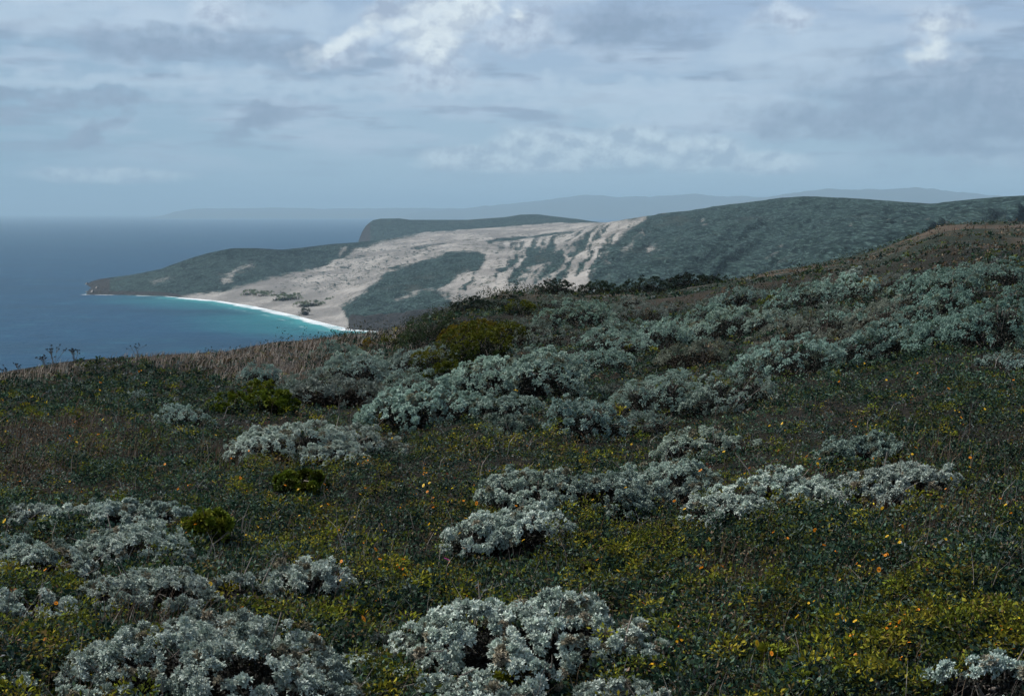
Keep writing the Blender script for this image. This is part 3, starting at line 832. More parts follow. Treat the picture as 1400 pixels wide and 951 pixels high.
def cover_sprigs(name, n, seed, wfun, cols, L, w, k, spread, height, up, label, cat, far=.0021, clumpy=.5, gamma=1.0, lenmix=(.6, .8)):
    rg, u, v, x, y, z, r = scatter(n, seed, gamma)
    n = len(u)
    wt = wfun(u, v, x, y)
    n = len(u)
    keep = (rg.random(n) < wt) & free(x, y)
    u, v, x, y, z, r = [q[keep] for q in (u, v, x, y, z, r)]
    n = len(u)
    Ls = np.maximum(L, r * far) * (lenmix[0] + lenmix[1] * rg.random(n))
    hh = height * (.3 + .9 * rg.random(n)) * (1 + np.clip(r / 60, 0, 1.2))
    hum = np.clip(.5 + fbm(x / .35, y / .35, 3, 71) * 3.2, 0.0, 1.9)
    base = np.stack([x, y, z], -1); base[:, 2] += hh * hum * .8
    li = np.repeat(np.arange(n), k)
    off = rg.normal(size=(n * k, 3)) * (spread * np.maximum(1, r[li] * .02))[:, None] * np.array([1, 1, .55])
    P = base[li] + off * .6
    d = norm(off + rg.normal(size=(n * k, 3)) * spread * .6 + np.array([0, 0, up * spread]))
    q = leaf_quads(P, d, Ls[li], Ls[li] * w * (.7 + .6 * rg.random(n * k)), rg)
    cc = np.array(cols); ci = rg.integers(0, len(cc), n)
    lum = 1 + fbm(x / 1.1, y / 1.1, 3, seed + 4) * 1.0
    col = (cc[ci] * lum[:, None])[li] * (1 + (rg.random((n * k, 1)) - .5) * .8) * (1 + (rg.random((n * k, 3)) - .5) * .16)
    o = raw_mesh(name, q.reshape(-1, 3), np.arange(len(q) * 4).reshape(-1, 4), M_COVER, {'col': ('FACE', np.clip(col, .004, .9))})
    tag(o, label, cat, kind='stuff')
    return o


def grass(name, n, seed, wfun, cols, H, w, label, cat, far=.0006, lean=.35, gamma=1.0, band=None):
    rg, u, v, x, y, z, r = scatter(n, seed, gamma, band)
    n = len(u)
    keep = (rg.random(n) < wfun(u, v, x, y)) & free(x, y)
    x, y, z, r = [q[keep] for q in (x, y, z, r)]; n = len(x)
    h = H * (.45 + .9 * rg.random(n)) * (1 + np.clip((r - 30) / 90, 0, 1.5)); wd = np.maximum(w, r * far)
    az = rg.uniform(0, 2 * math.pi, n); ln = lean * rg.random(n) ** .7
    wind = np.array([.25, .05])
    dx = np.cos(az) * ln + wind[0]; dy = np.sin(az) * ln + wind[1]
    b0 = np.stack([x, y, z - .01], -1)
    m_ = b0 + np.stack([dx * h * .35, dy * h * .35, h * .6], -1)
    tp = b0 + np.stack([dx * h, dy * h, h * (1 - .35 * (dx * dx + dy * dy))], -1)
    a2 = rg.uniform(0, math.pi, n); sd = np.stack([np.cos(a2), np.sin(a2) * .5, 0 * a2], -1) * wd[:, None] * .5
    V = np.stack([b0 - sd, b0 + sd, m_ + sd * .8, m_ - sd * .8, tp], 1)
    f1 = np.arange(n)[:, None] * 5 + np.array([[0, 1, 2, 3]]); f2 = np.arange(n)[:, None] * 5 + np.array([[3, 2, 4, 4]])
    # two blade pieces, the upper one a triangle written as its own mesh row
    V2 = np.stack([b0 - sd, b0 + sd, m_ + sd * .8, m_ - sd * .8, m_ - sd * .8, m_ + sd * .8, tp + sd * .15, tp - sd * .15], 1)
    cc = np.array(cols); col = cc[rg.integers(0, len(cc), n)] * (1 + (rg.random((n, 1)) - .5) * .7)
    o = raw_mesh(name, V2.reshape(-1, 3), np.arange(n * 8).reshape(-1, 4), M_COVER, {'col': ('FACE', np.repeat(np.clip(col, .004, .9), 2, 0))})
    tag(o, label, cat, kind='stuff')


def patchy(x, y, s, seed, lo, hi): return smooth(lo, hi, fbm(x / s, y / s, 3, seed) + .5)


def build_cover():
    def w_dark(u, v, x, y): return np.clip(.75 + .4 * blobsum(u, v, Z_DARK) - .5 * blobsum(u, v, Z_BROWN), .28, 1) * (.5 + .5 * patchy(x, y, .9, 3, .3, .6))
    cover_sprigs('herb_cover', 145000, 1, w_dark, [(.022, .054, .034), (.038, .074, .042), (.012, .028, .020), (.090, .135, .10), (.075, .095, .022), (.014, .034, .026)], .022, .5, 9, .035, .085, .3, 'low dark green herbs covering the ground between the silvery shrubs', 'ground cover')
    def w_grey(u, v, x, y): return np.clip(.25 + .3 * patchy(x, y, 1.4, 8, .45, .7) - .2 * blobsum(u, v, Z_YEL), .03, 1)
    cover_sprigs('grey_herbs', 34000, 2, w_grey, [(.13, .17, .155), (.09, .12, .11), (.17, .20, .19)], .020, .35, 9, .03, .09, .6, 'small grey green leafy stems mixed into the low herbs', 'ground cover')
    def w_yel(u, v, x, y): return np.clip(.05 + .24 * smooth(560, 660, v) + 1.0 * blobsum(u, v, Z_YEL), 0, 1) * patchy(x, y, .22, 12, .46, .62) * (np.hypot(x, y) < 45)
    cover_sprigs('yellow_green_herbs', 46000, 3, w_yel, [(.15, .16, .016), (.095, .11, .015), (.23, .21, .025), (.055, .065, .016), (.12, .09, .03)], .018, .46, 13, .030, .15, .1, 'bright yellow green leafy herbs in patches over the near slope', 'ground cover')
    def w_ycl(u, v, x, y): return np.clip(.12 + .25 * smooth(560, 640, v) + .8 * blobsum(u, v, Z_YEL), 0, 1) * patchy(x, y, .5, 33, .40, .62) * (np.hypot(x, y) < 24)
    cover_sprigs('yellow_green_clumps', 5200, 11, w_ycl, [(.19, .20, .018), (.14, .165, .018), (.25, .22, .025), (.10, .125, .02)], .019, .44, 34, .036, .17, .5, 'small leafy yellow green clumps rising above the darker herbs', 'ground cover')
    def w_lit(u, v, x, y): return np.clip(.35 + .5 * blobsum(u, v, Z_BROWN) - .2 * blobsum(u, v, Z_DARK), .1, 1) * (.3 + .7 * patchy(x, y, .6, 52, .4, .6))
    cover_sprigs('brown_litter', 62000, 10, w_lit, [(.15, .105, .06), (.10, .07, .045), (.22, .17, .115), (.08, .06, .035)], .020, .34, 8, .032, .085, .2, 'dry brown leaves and stems lying among the low herbs', 'ground cover')
    def w_red(u, v, x, y): return .5 * patchy(x, y, .8, 15, .6, .75) * (v > 560)
    cover_sprigs('reddish_leaves', 5000, 4, w_red, [(.16, .05, .03), (.20, .09, .03), (.13, .07, .05)], .022, .4, 5, .03, .08, .3, 'scattered reddish and rust coloured dry leaves in the herbs', 'ground cover')
    def w_br(u, v, x, y): return np.clip(.02 + .8 * blobsum(u, v, Z_BROWN), 0, 1) * (.2 + .7 * patchy(x, y, 1.0, 18, .35, .6))
    grass('dry_grass', 190000, 5, w_br, [(.14, .095, .065), (.10, .07, .05), (.22, .165, .12), (.07, .045, .03)], .15, .0028, 'dry brown grass standing on the slope and along the left skyline', 'grass')
    def w_brf(u, v, x, y): return np.clip(1.2 * blobsum(u, v, Z_BROWN[:5] + Z_BROWN[-1:]), 0, 1) * (v < 540) * (.45 + .55 * patchy(x, y, 1.2, 61, .35, .6))
    grass('tall_dry_grass', 62000, 6, w_brf, [(.44, .36, .29), (.28, .22, .17), (.52, .45, .37), (.20, .15, .11)], .165, .0024, 'taller pale brown grass fringing the crest above the sea', 'grass', band=55)
    def w_tw(u, v, x, y): return (.10 + .35 * patchy(x, y, 1.3, 25, .45, .65)) * smooth(18, 8, np.hypot(x, y))
    grass('dead_stems', 13000, 7, w_tw, [(.22, .20, .18), (.30, .27, .24), (.12, .10, .09)], .17, .0026, 'thin grey dead stems poking out of the herbs', 'dead stems', lean=.9)
    def w_fl(u, v, x, y): return np.clip(.10 + .8 * blobsum(u, v, Z_YEL), 0, 1) * patchy(x, y, .5, 44, .5, .7) * (v > 480)
    cover_sprigs('tiny_flowers', 9000, 9, w_fl, [(.75, .42, .02), (.80, .25, .015), (.70, .50, .03)], .010, .8, 3, .012, .17, .1, 'countless tiny yellow and orange blossoms among the herbs', 'flowers', far=.0012)
    # low scrub on the far part of the slope and its crest
    def w_far(u, v, x, y):
        r = np.hypot(x, y); return smooth(20, 36, r) * np.clip(.55 - .5 * blobsum(u, v, Z_BROWN), .05, 1) * patchy(x / 2.2, y, 9.0, 28, .46, .56)
    cover_sprigs('low_scrub', 60000, 8, w_far, [(.035, .055, .035), (.05, .06, .025), (.07, .085, .07), (.04, .045, .03)], .05, .5, 7, .12, .25, .4, 'low dark scrub patches on the crest of the slope', 'ground cover', far=.0012, gamma=3.2)


# ------------------------------------------------------------------ flowers and single plants
def flower_mesh(seed, pc, cc_, R=.017):
    rg = np.random.default_rng(seed)
    hz = .13 + .05 * rg.random()
    n = 13; a = np.arange(n) / n * 2 * math.pi
    tilt = rg.normal(size=2) * .35
    def tl(p):
        p = np.array(p, float); p[..., 2] += p[..., 0] * tilt[0] + p[..., 1] * tilt[1]; p[..., 2] += hz; return p
    d = np.stack([np.cos(a), np.sin(a), .25 + 0 * a], -1); s = np.stack([-np.sin(a), np.cos(a), 0 * a], -1)
    V = np.stack([d * R * .25, d * R * .75 - s * R * .28, d * R, d * R * .75 + s * R * .28], 1)
    V = tl(V); col = [np.tile(pc, (n, 1)) * (1 + (rg.random((n, 1)) - .5) * .3)]
    h = []                                  # domed disc
    for i in range(6):
        a0, a1 = i * math.pi / 3, (i + 1) * math.pi / 3
        h.append([(0, 0, R * .45), (math.cos(a0) * R * .38, math.sin(a0) * R * .38, R * .22), (math.cos((a0 + a1) / 2) * R * .42, math.sin((a0 + a1) / 2) * R * .42, R * .16), (math.cos(a1) * R * .38, math.sin(a1) * R * .38, R * .22)])
    V = np.concatenate([V, tl(h)]); col.append(np.tile(cc_, (6, 1)))
    tt = np.linspace(0, 1, 4)[:, None]
    tv, tf = tubes([(np.array([0, 0, 0]) + np.array([tilt[0] * .02, 0, hz]) * tt + rg.normal(size=(4, 3)) * .003, np.full(4, .0012))], 4)
    lq = leaf_quads(np.array([[0, 0, hz * f_] for f_ in (.3, .5, .7, .85)]), norm(rg.normal(size=(4, 3)) + [0, 0, .5]), np.full(4, .02), np.full(4, .007), rg)
    V = np.concatenate([V, lq]); col.append(np.tile((.06, .10, .03), (4, 1)))
    n4 = len(V) * 4
    verts = np.concatenate([V.reshape(-1, 3), tv]); faces = np.concatenate([np.arange(n4).reshape(-1, 4), tf + n4])
    col.append(np.tile((.06, .09, .03), (len(tf), 1)))
    return verts, faces, np.concatenate(col)


def build_flowers():
    rg = np.random.default_rng(77)
    kinds = [('orange_flower', (.85, .30, .012), (.55, .16, .01), 'small orange daisy flower standing just above the low herbs', 'orange flowers scattered over the herbs', 130),
             ('yellow_flower', (.85, .55, .03), (.7, .35, .02), 'small yellow daisy flower standing just above the low herbs', 'yellow flowers scattered over the herbs', 120)]
    for nm, pc, cc_, lb, gp, cnt in kinds:
        protos = []
        for i in range(3):
            vv, ff, cc2 = flower_mesh(i + len(nm), pc, cc_)
            o = raw_mesh(nm, vv, ff, M_PETAL, {'col': ('FACE', cc2)}); protos.append(o)
        placed = 0; tries = 0
        while placed < cnt and tries < 9000:
            tries += 1
            u = rg.uniform(5, 1395); v = rg.uniform(500, 945)
            if fbm(np.array([u / 14.]), np.array([v / 8.]), 2, 19)[0] < -.02: continue
            wgt = .25 * (v > 560) + blobsum(u, v, Z_YEL) * .9 + (.6 if (u > 1050 and v > 480) else 0)
            if fbm(np.array([u / 60.]), np.array([v / 30.]), 2, 9)[0] + .5 < .45: continue
            if rg.random() > wgt: continue
            x, y, z, r = ground_hit(u, v)
            if placed < 3: o = protos[placed]
            else: o = protos[rg.integers(0, 3)].copy(); C.objects.link(o)
            sc = rg.uniform(.30, .6) * max(1.0, float(r[0]) / 11)
            o.location = (float(x[0]), float(y[0]), float(z[0]) + rg.uniform(.0, .06)); o.scale = (sc,) * 3
            o.rotation_euler = (rg.normal() * .2, rg.normal() * .2, rg.uniform(0, 6.28))
            tag(o, lb, 'flower', gp); placed += 1
    vv, ff, cc2 = flower_mesh(5, (.55, .03, .28), (.4, .02, .2), .014)
    o = raw_mesh('magenta_flower', vv, ff, M_PETAL, {'col': ('FACE', cc2)})
    x, y, z, r = ground_hit(611, 824); o.location = (float(x[0]), float(y[0]), float(z[0]) + .02)
    tag(o, 'single magenta flower behind the large silver shrub at the bottom', 'flower')
    # seed stalks on the left skyline
    for i, (u, v, h, lb) in enumerate([(27, 508, 17, 'short dark seed stalk on the far left skyline'), (62, 504, 22, 'dark seed stalk with round heads, left one of a close pair on the skyline'),
                                       (74, 503, 27, 'tallest dark branching seed stalk on the left skyline against the sea'), (102, 500, 21, 'leaning dark seed stalk right of the tall one on the skyline'),
                                       (8, 510, 13, 'small dark seed stalk at the left edge of the skyline'), (187, 492, 22, 'lone thin seed stalk on the skyline far right of the others')]):
        rg2 = np.random.default_rng(i + 50)
        x, y, z, r = ground_hit(u, v); x, y, z = float(x[0]), float(y[0]), float(z[0])
        H = h * y / F * .85 + .03
        e = bpy.data.objects.new('seed_stalk', None); C.objects.link(e); e.location = (x, y, z - .02); tag(e, lb, 'seed stalk', 'seed stalks on the left skyline')
        paths = []; heads = []
        for b_ in range(6 if i in (1, 2, 3) else 3):
            tip = np.array([rg2.normal() * H * .22, rg2.normal() * H * .15, H * (.75 + .3 * rg2.random())])
            tt = np.linspace(0, 1, 5)[:, None]
            paths.append((tip * tt * np.array([1, 1, 1]) + rg2.normal(size=(5, 3)) * .006, np.linspace(.005, .003, 5))); heads.append(tip)
            for _ in range(2):
                t2 = tip + np.array([rg2.normal() * .05, rg2.normal() * .04, rg2.normal() * .03]); heads.append(t2)
                paths.append((tip * .7 + (t2 - tip * .7) * np.linspace(0, 1, 3)[:, None], np.full(3, .0028)))
        tv, tf = tubes(paths, 4); raw_mesh('stem', tv, tf, M_WOOD, parent=e)
        for hd in heads:
            nn = 34; d = norm(rg2.normal(size=(nn, 3)))
            hv = leaf_quads(hd + d * .004, d, np.full(nn, .013), np.full(nn, .008), rg2)
            raw_mesh('seed_head', hv.reshape(-1, 3), np.arange(nn * 4).reshape(-1, 4), M_COVER, {'col': ('FACE', vary((.03, .028, .022), nn, rg2))}, parent=e)
    # bare bush near the crest
    rg2 = np.random.default_rng(91); x, y, z, r = ground_hit(384, 506); x, y, z = float(x[0]), float(y[0]), float(z[0])
    paths = []
    def br(p, d, ln, rad, dep):
        n_ = 4; pts = [p]
        for i in range(n_):
            d = norm(d + rg2.normal(size=3) * .22 + np.array([0, 0, .06])); pts.append(pts[-1] + d * ln / n_)
        paths.append((np.array(pts), np.linspace(rad, rad * .6, n_ + 1)))
        if dep > 0:
            for _ in range(3): br(pts[rg2.integers(2, n_ + 1)], norm(d + rg2.normal(size=3) * .55), ln * .65, rad * .6, dep - 1)
    for i in range(6): br(np.zeros(3), norm(np.array([rg2.normal() * .8, rg2.normal() * .6, .9])), .28, .009, 3)
    tv, tf = tubes(paths, 4); o = raw_mesh('bare_bush', tv, tf, M_WOOD); o.location = (x, y, z)
    tag(o, 'leafless grey brown twiggy bush in the dry grass near the left crest', 'bush')


# ------------------------------------------------------------------ the shrubs, photo column, base row, width, height
SILVER = 'silvery sage shrubs on the slope'
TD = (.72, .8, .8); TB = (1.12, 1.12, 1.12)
SHRUBS = [
 # nearest, along the bottom of the picture
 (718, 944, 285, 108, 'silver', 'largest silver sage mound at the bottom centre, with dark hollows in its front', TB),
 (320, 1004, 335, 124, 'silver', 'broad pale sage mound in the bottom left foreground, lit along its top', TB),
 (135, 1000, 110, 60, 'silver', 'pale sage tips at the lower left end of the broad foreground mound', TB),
 (640, 985, 150, 72, 'silver', 'low pale sage in front of the left foot of the largest silver mound', TB),
 (546, 908, 90, 50, 'silver', 'loose pale sage wisp against the left side of the largest silver mound', T0),
 (494, 952, 100, 66, 'silver', 'small silver sage between the two biggest foreground mounds', TB),
 (856, 985, 120, 56, 'silver', 'low silver sprigs in front of the right foot of the largest mound', T0),
 (1352, 968, 130, 84, 'silver', 'silver sage clump in the bottom right corner among orange flowers', (.9, .95, .98)),
 (10, 972, 50, 60, 'silver', 'silver sage cut off by the bottom left corner of the picture', T0),
 (305, 900, 136, 62, 'silver', 'rounded silver sage right behind the broad bottom left mound', T0),
 (42, 864, 100, 62, 'silver', 'flat silver sage at the left edge above the brown grass corner', T0),
 (210, 850, 150, 64, 'silver', 'silver sage with dark gaps, left part of the long band above the foreground mounds', T0),
 (318, 842, 120, 52, 'silver', 'silver sage with a dark opening, right part of the long band above the foreground mounds', T0),
 (428, 824, 116, 42, 'silver', 'low silver sage ending the long band on its right among yellow green herbs', T0),
 (60, 806, 134, 74, 'silver', 'pale dense sage mound at the left edge below the middle of the picture', TB),
 (184, 782, 142, 70, 'silver', 'upright tufted silver sage left of the lime green bush', T0),
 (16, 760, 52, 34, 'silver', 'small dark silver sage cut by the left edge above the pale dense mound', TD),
 (50, 720, 62, 28, 'silver', 'small silver sage, leftmost of the row above the pale dense mound', T0),
 (128, 732, 100, 52, 'silver', 'silver sage in the middle of the row above the tufted one', T0),
 (208, 726, 90, 44, 'silver', 'grey sage at the right end of the row above the tufted one', (.85, .9, .9)),
 (695, 776, 146, 56, 'silver', 'isolated small silver mound in the yellow herbs above the largest mound', T0),
 # middle distance, left half
 (404, 646, 142, 62, 'silver', 'flat topped silver sage with overhanging left edge, left of the centre', TB),
 (486, 642, 100, 58, 'silver', 'silver sage joined to the right end of the flat topped one', T0),
 (456, 654, 80, 16, 'silver', 'narrow pale sage strip in front of the flat topped one', T0),
 (250, 594, 62, 28, 'silver', 'small low silver sage alone on the dark green slope to the left', (.85, .95, .95)),
 (190, 550, 26, 10, 'teal', 'tiny grey green tuft near the left skyline', T0),
 (358, 532, 54, 32, 'teal', 'small dark rounded shrub beside the bare bush', (.85, .9, .9)),
 (463, 487, 58, 23, 'teal', 'dark dome shrub standing just under the grassy crest beside the bay', (.75, .85, .8)),
 (490, 506, 76, 30, 'teal', 'grey green dome behind the larger one near the grassy crest', (1.05, 1.05, 1)),
 (488, 526, 106, 42, 'teal', 'larger grey green dome below the two by the grassy crest', T0),
 (574, 506, 92, 34, 'silver', 'pale flat mound left of the golden green bushes', (.75, .82, .82)),
 (560, 544, 82, 40, 'teal', 'rounded dull sage dome behind the dark based central dome', (.9, .92, .88)),
 (460, 566, 132, 50, 'fuzzy', 'soft grey sage without clear outline left of the dark based central dome', T0),
 (408, 560, 60, 36, 'fuzzy', 'soft grey sage at the left end of the hazy grey patch', (.9, 1, .95)),
 (570, 596, 166, 60, 'teal', 'central dome shrub with a deep dark hollow under its front', (1.15, 1.2, 1.15)),
 (690, 582, 98, 40, 'teal', 'lumpy shrub touching the right side of the central dark based dome', (1.15, 1.15, 1.12)),
 # centre
 (668, 546, 118, 60, 'teal', 'left end of the great silver green mass in the centre', (1.25, 1.25, 1.2)),
 (742, 552, 124, 74, 'teal', 'tallest lumpy shrub of the great silver green mass in the centre', (1.25, 1.25, 1.2)),
 (716, 505, 90, 34, 'teal', 'shrub at the back of the great central mass', (1.2, 1.2, 1.15)),
 (824, 512, 70, 38, 'teal', 'dark teal dome on the right of the great central mass', (1.0, 1.05, 1.0)),
 (772, 476, 62, 28, 'fuzzy', 'grey mound behind the great central mass, left of the paler one', (.95, 1, .95)),
 (722, 474, 46, 24, 'fuzzy', 'small grey mound right of the golden green bushes', (.9, .95, .9)),
 (842, 484, 98, 34, 'teal', 'wide shrub with a dark notch behind the teal dome', (1.1, 1.15, 1.1)),
 (786, 452, 96, 36, 'teal', 'textured dark dome near the crest left of the upper right shrubs', (.95, 1.05, .95)),
 (905, 478, 72, 42, 'teal', 'green grey dome between the wide notched shrub and the bright upper one', (1.05, 1.1, 1.05)),
 (880, 442, 62, 24, 'fuzzy', 'smooth grey dome near the crest', T0),
 (918, 424, 34, 13, 'fuzzy', 'very small smooth dome right of the larger one near the crest', T0),
 (864, 416, 30, 10, 'fuzzy', 'very small grey tuft on the crest above the smooth dome', T0),
 (800, 613, 108, 64, 'teal', 'round dense shrub in the middle, left of the long crowned one', (1.05, 1.1, 1.1)),
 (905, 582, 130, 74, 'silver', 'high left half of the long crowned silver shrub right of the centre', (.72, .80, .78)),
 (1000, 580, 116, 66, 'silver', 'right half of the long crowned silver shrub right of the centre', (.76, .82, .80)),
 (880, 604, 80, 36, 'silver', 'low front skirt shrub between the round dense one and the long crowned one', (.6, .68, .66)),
 # right, towards the crest
 (962, 444, 60, 24, 'teal', 'dark flat shrub behind the bright upper shrub', (.8, .9, .85)),
 (1010, 418, 62, 22, 'teal', 'dull green shrub at the edge of the brown hill', (.95, 1.0, .98)),
 (1000, 468, 112, 50, 'silver', 'bright lumpy upper shrub, left half, below the brown hill', (.74, .84, .80)),
 (1056, 462, 66, 42, 'silver', 'bright lumpy upper shrub, right half, below the brown hill', (.70, .78, .75)),
 (1100, 428, 94, 34, 'teal', 'dark shrub against the brown hill, left of the rounded grey green one', (.95, 1.05, 1.0)),
 (1152, 412, 84, 34, 'teal', 'rounded grey green shrub against the brown hill', (1.15, 1.2, 1.15)),
 (1166, 384, 18, 8, 'silver', 'tiny bright shrub high on the brown hill edge', T0),
 (1212, 394, 46, 20, 'fuzzy', 'soft grey shrub right of the small golden bush', T0),
 (1072, 482, 84, 42, 'fuzzy', 'brownish grey shrub below the bright upper shrub', (1.0, .92, .85)),
 (1122, 462, 78, 46, 'fuzzy', 'grey shrub with dark heart in the upper right', (.9, .95, .88)),
 (1208, 456, 104, 46, 'fuzzy', 'wide brownish grey twiggy shrub in the upper right', (1.0, .94, .86)),
 (1282, 414, 110, 44, 'teal', 'dark shrub with black openings under its crown in the upper right', (.72, .84, .80)),
 (1370, 396, 84, 34, 'teal', 'shrub at the right edge just under the brown hill', (.85, .95, .9)),
 (1274, 438, 100, 38, 'teal', 'dark teal shrub just below the one with black openings', (.75, .88, .84)),
 (1392, 420, 60, 28, 'teal', 'dark shrub cut by the right edge above the massive one', (.7, .85, .8)),
 (1352, 486, 120, 80, 'teal', 'massive dark shrub at the right edge with a black underside', (.85, 1.0, .95)),
 (1290, 484, 84, 54, 'teal', 'left shoulder of the massive dark shrub at the right edge', (.75, .88, .84)),
 (1200, 502, 134, 54, 'teal', 'long dark leaning shrub right of the middle', (.85, .95, .92)),
 (1080, 520, 126, 58, 'teal', 'long leaning shrub left of the darker leaning one', (1.0, 1.08, 1.05)),
 (1375, 510, 60, 20, 'silver', 'low feathery silver sprigs below the massive dark shrub', (.7, .8, .8)),
 (845, 548, 60, 26, 'fuzzy', 'small grey tuft at the upper left end of the long crowned shrub', (.8, .88, .85)),
 (700, 602, 70, 26, 'fuzzy', 'low dull tuft in front of the lumpy shrub beside the central dome', (.75, .85, .8)),
 (948, 506, 90, 24, 'fuzzy', 'low brownish grey tuft behind the long crowned shrub', (.85, .82, .72)),
 (1150, 444, 60, 26, 'teal', 'small teal shrub below the rounded grey green one near the brown hill', (.9, 1, .95)),
 (1320, 452, 70, 32, 'teal', 'teal shrub between the dark teal one and the massive one at right', (.8, .92, .88)),
 (1330, 384, 70, 20, 'teal', 'low shrub behind the one with black openings', (.85, .95, .9)),
 (1245, 398, 60, 20, 'teal', 'low shrub at the left of the one with black openings', (.85, .95, .9)),
 (956, 468, 60, 28, 'teal', 'small shrub at the left foot of the bright upper shrub', (1.0, 1.05, 1.0)),
 (836, 462, 50, 20, 'teal', 'small shrub right of the textured dark dome near the crest', (1, 1.05, 1)),
 (640, 566, 60, 30, 'teal', 'small shrub bridging the central dome and the great central mass', (1.1, 1.15, 1.1)),
 (520, 560, 70, 30, 'fuzzy', 'hazy grey tuft right of the soft grey sage', (.95, 1, .95)),
 (430, 534, 70, 26, 'fuzzy', 'hazy grey tuft behind the soft grey sage', (.9, .95, .9)),
 (1040, 500, 50, 20, 'fuzzy', 'dull tuft behind the left end of the long leaning shrubs', (.8, .85, .8)),
 (720, 456, 56, 18, 'fuzzy', 'low grey scrub shrub right of the yellow green bushes on the crest', (.9, .95, .9)),
 (845, 430, 56, 14, 'fuzzy', 'low grey shrub right of the textured dark dome near the crest', (.9, .98, .92)),
 (770, 421, 60, 11, 'fuzzy', 'flat grey shrub behind the textured dark dome near the crest', (.85, .9, .85)),
 (960, 424, 40, 11, 'fuzzy', 'flat grey shrub behind the dark flat one', (.9, .98, .92)),
 (1150, 480, 60, 22, 'fuzzy', 'dull brownish shrub behind the long dark leaning one', (.85, .82, .74)),
 (880, 462, 50, 18, 'teal', 'small shrub behind the green grey dome', (.95, 1, .96)),
 # right middle ground
 (960, 640, 106, 38, 'silver', 'grey sage above the long silver drift right of the centre', (.85, .88, .84)),
 (740, 718, 136, 54, 'silver', 'left end of the long silver drift right of the centre', (.95, .98, .95)),
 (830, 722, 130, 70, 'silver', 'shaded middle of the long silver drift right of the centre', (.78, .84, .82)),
 (910, 700, 130, 62, 'silver', 'right end of the long silver drift right of the centre', (.9, .95, .93)),
 (925, 710, 80, 34, 'silver', 'small pale sage in front of the right end of the long drift', T0),
 (1050, 712, 130, 72, 'silver', 'curled silver sage with a dark cavity, left part of the bright right group', TB),
 (1118, 706, 100, 58, 'silver', 'silver sage in the middle of the bright right group', TB),
 (1210, 702, 148, 50, 'silver', 'spreading silver sage tapering off at the right end of the bright right group', T0),
 (990, 734, 112, 44, 'silver', 'low bright sage at the lower left of the bright right group', T0),
 (1178, 650, 96, 28, 'silver', 'thin faint sage behind the bright right group', (.6, .68, .66)),
]
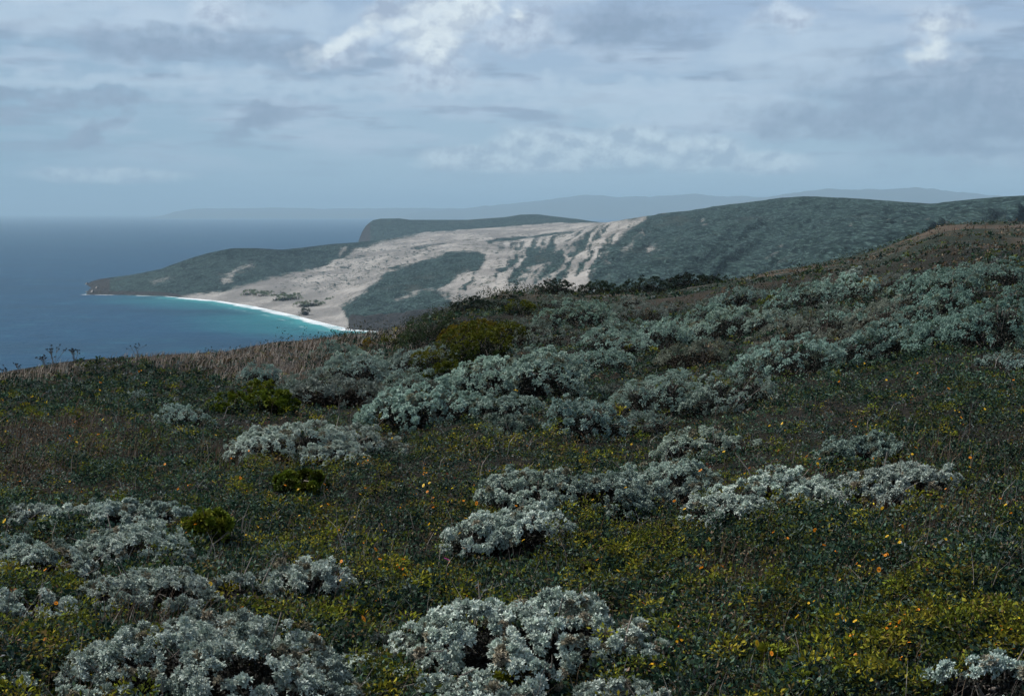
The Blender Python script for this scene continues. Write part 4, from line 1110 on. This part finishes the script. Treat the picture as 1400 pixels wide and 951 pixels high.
BUSHES = [
 (586, 474, 72, 38, 'dark', 'dark green upright bush on the crest beside the bay', (1.3, 1.4, .8), 'green_bush'),
 (640, 484, 66, 46, 'green', 'tall green bush with yellow top, left of the darker stemmed one on the crest', (.7, .78, .8), 'green_bush'),
 (656, 510, 74, 62, 'green', 'tall yellow topped bush with dark stemmy base in the centre of the crest', (.8, .85, .8), 'green_bush'),
 (690, 474, 56, 34, 'green', 'yellow green bush right of the tall stemmed ones', (.8, .85, .8), 'green_bush'),
 (711, 438, 40, 16, 'green', 'low yellow green bush on the crest edge above the sand', (.9, .95, .9), 'green_bush'),
 (585, 508, 44, 32, 'green', 'round yellow green bush among the pale flat mounds', T0, 'green_bush'),
 (606, 526, 46, 22, 'green', 'low green bush below the round yellow green one', (.7, .8, .7), 'green_bush'),
 (505, 480, 24, 12, 'gold', 'small golden bush in the grass beside the bay', T0, 'golden_bush'),
 (533, 476, 34, 16, 'green', 'small olive bush right of the golden one in the crest grass', T0, 'green_bush'),
 (650, 470, 90, 10, 'gold', 'thin golden strip of flowers between green bush and pale mound', (.7, .8, .6), 'golden_bush'),
 (283, 752, 44, 56, 'lime', 'lime green upright bush among the silver shrubs on the left', T0, 'lime_bush'),
 (411, 686, 46, 34, 'lime', 'round lime green bush below the flat topped silver sage', (.75, .8, .75), 'lime_bush'),
 (318, 576, 54, 32, 'lime', 'yellow green bush on the left slope, left of its twin', (.8, .85, .8), 'lime_bush'),
 (376, 578, 54, 34, 'lime', 'yellow green bush on the left slope, right of its twin', (.75, .8, .75), 'lime_bush'),
 (356, 540, 34, 14, 'lime', 'small yellow green bush right in front of the small dark rounded shrub', (.8, .8, .7), 'lime_bush'),
 (1185, 393, 30, 13, 'gold', 'small golden bush high up at the edge of the brown hill', T0, 'golden_bush'),
 (1055, 412, 26, 9, 'lime', 'small yellow green tuft beside the dark shrub against the brown hill', (.8, .8, .7), 'lime_bush'),
 (686, 952, 30, 30, 'lime', 'yellow green sprout growing before the dark hollow of the largest silver mound', T0, 'leafy_sprout'),
 (706, 932, 34, 30, 'lime', 'rounded yellow green sprout at the front foot of the largest silver mound', (.8, .9, .8), 'leafy_sprout'),
 (600, 916, 26, 20, 'lime', 'yellow green sprout at the left foot of the largest silver mound', (.8, .9, .8), 'leafy_sprout'),
 (290, 800, 26, 12, 'lime', 'small yellow green sprout in the long silver band on the left', T0, 'leafy_sprout'),
 (1045, 908, 40, 26, 'lime', 'broad yellow green sprout in the dark herbs at the bottom right', T0, 'leafy_sprout'),
 # dark bushes on the crest
 (762, 404, 50, 11, 'dark', 'dark green bush on the crest in front of the sand slope', T0, 'crest_bush'),
 (690, 412, 44, 12, 'dark', 'dark green bush on the crest left of the sand slope foot', T0, 'crest_bush'),
 (640, 424, 50, 13, 'dark', 'dark green bush on the descending crest above the cliff', T0, 'crest_bush'),
 (820, 404, 46, 9, 'dark', 'low dark bush on the crest where sand meets the dark hill', (1.2, 1.2, 1), 'crest_bush'),
 (880, 403, 60, 10, 'dark', 'wide dark bush on the crest below the dark hill', T0, 'crest_bush'),
 (935, 398, 56, 14, 'dark', 'darkest bush standing up from the crest below the dark hill', (.8, .8, .8), 'crest_bush'),
 (975, 392, 34, 12, 'dark', 'small dark bush right of the darkest crest bush', T0, 'crest_bush'),
]


def build_shrubs():
    for (u, v, w, h, sp, lb, ti) in SHRUBS:
        shrub(u, v, w, h, sp, lb, group=SILVER, tint=ti)
    GR = {'green_bush': 'green bushes on the slope', 'golden_bush': 'golden bushes on the slope', 'lime_bush': 'lime green bushes on the slope', 'leafy_sprout': 'leafy sprouts among the silver shrubs', 'crest_bush': 'dark bushes along the crest'}
    for (u, v, w, h, sp, lb, ti, nm) in BUSHES:
        shrub(u, v, w, h, sp, lb, name=nm, cat='sprout' if nm == 'leafy_sprout' else 'bush', group=GR[nm], tint=ti)
build_camera(); build_sky(); build_near_ground(); build_coast(); build_mountains(); build_sea(); build_haze(); build_sea_rocks(); build_thickets()
build_shrubs(); build_cover(); build_flowers()
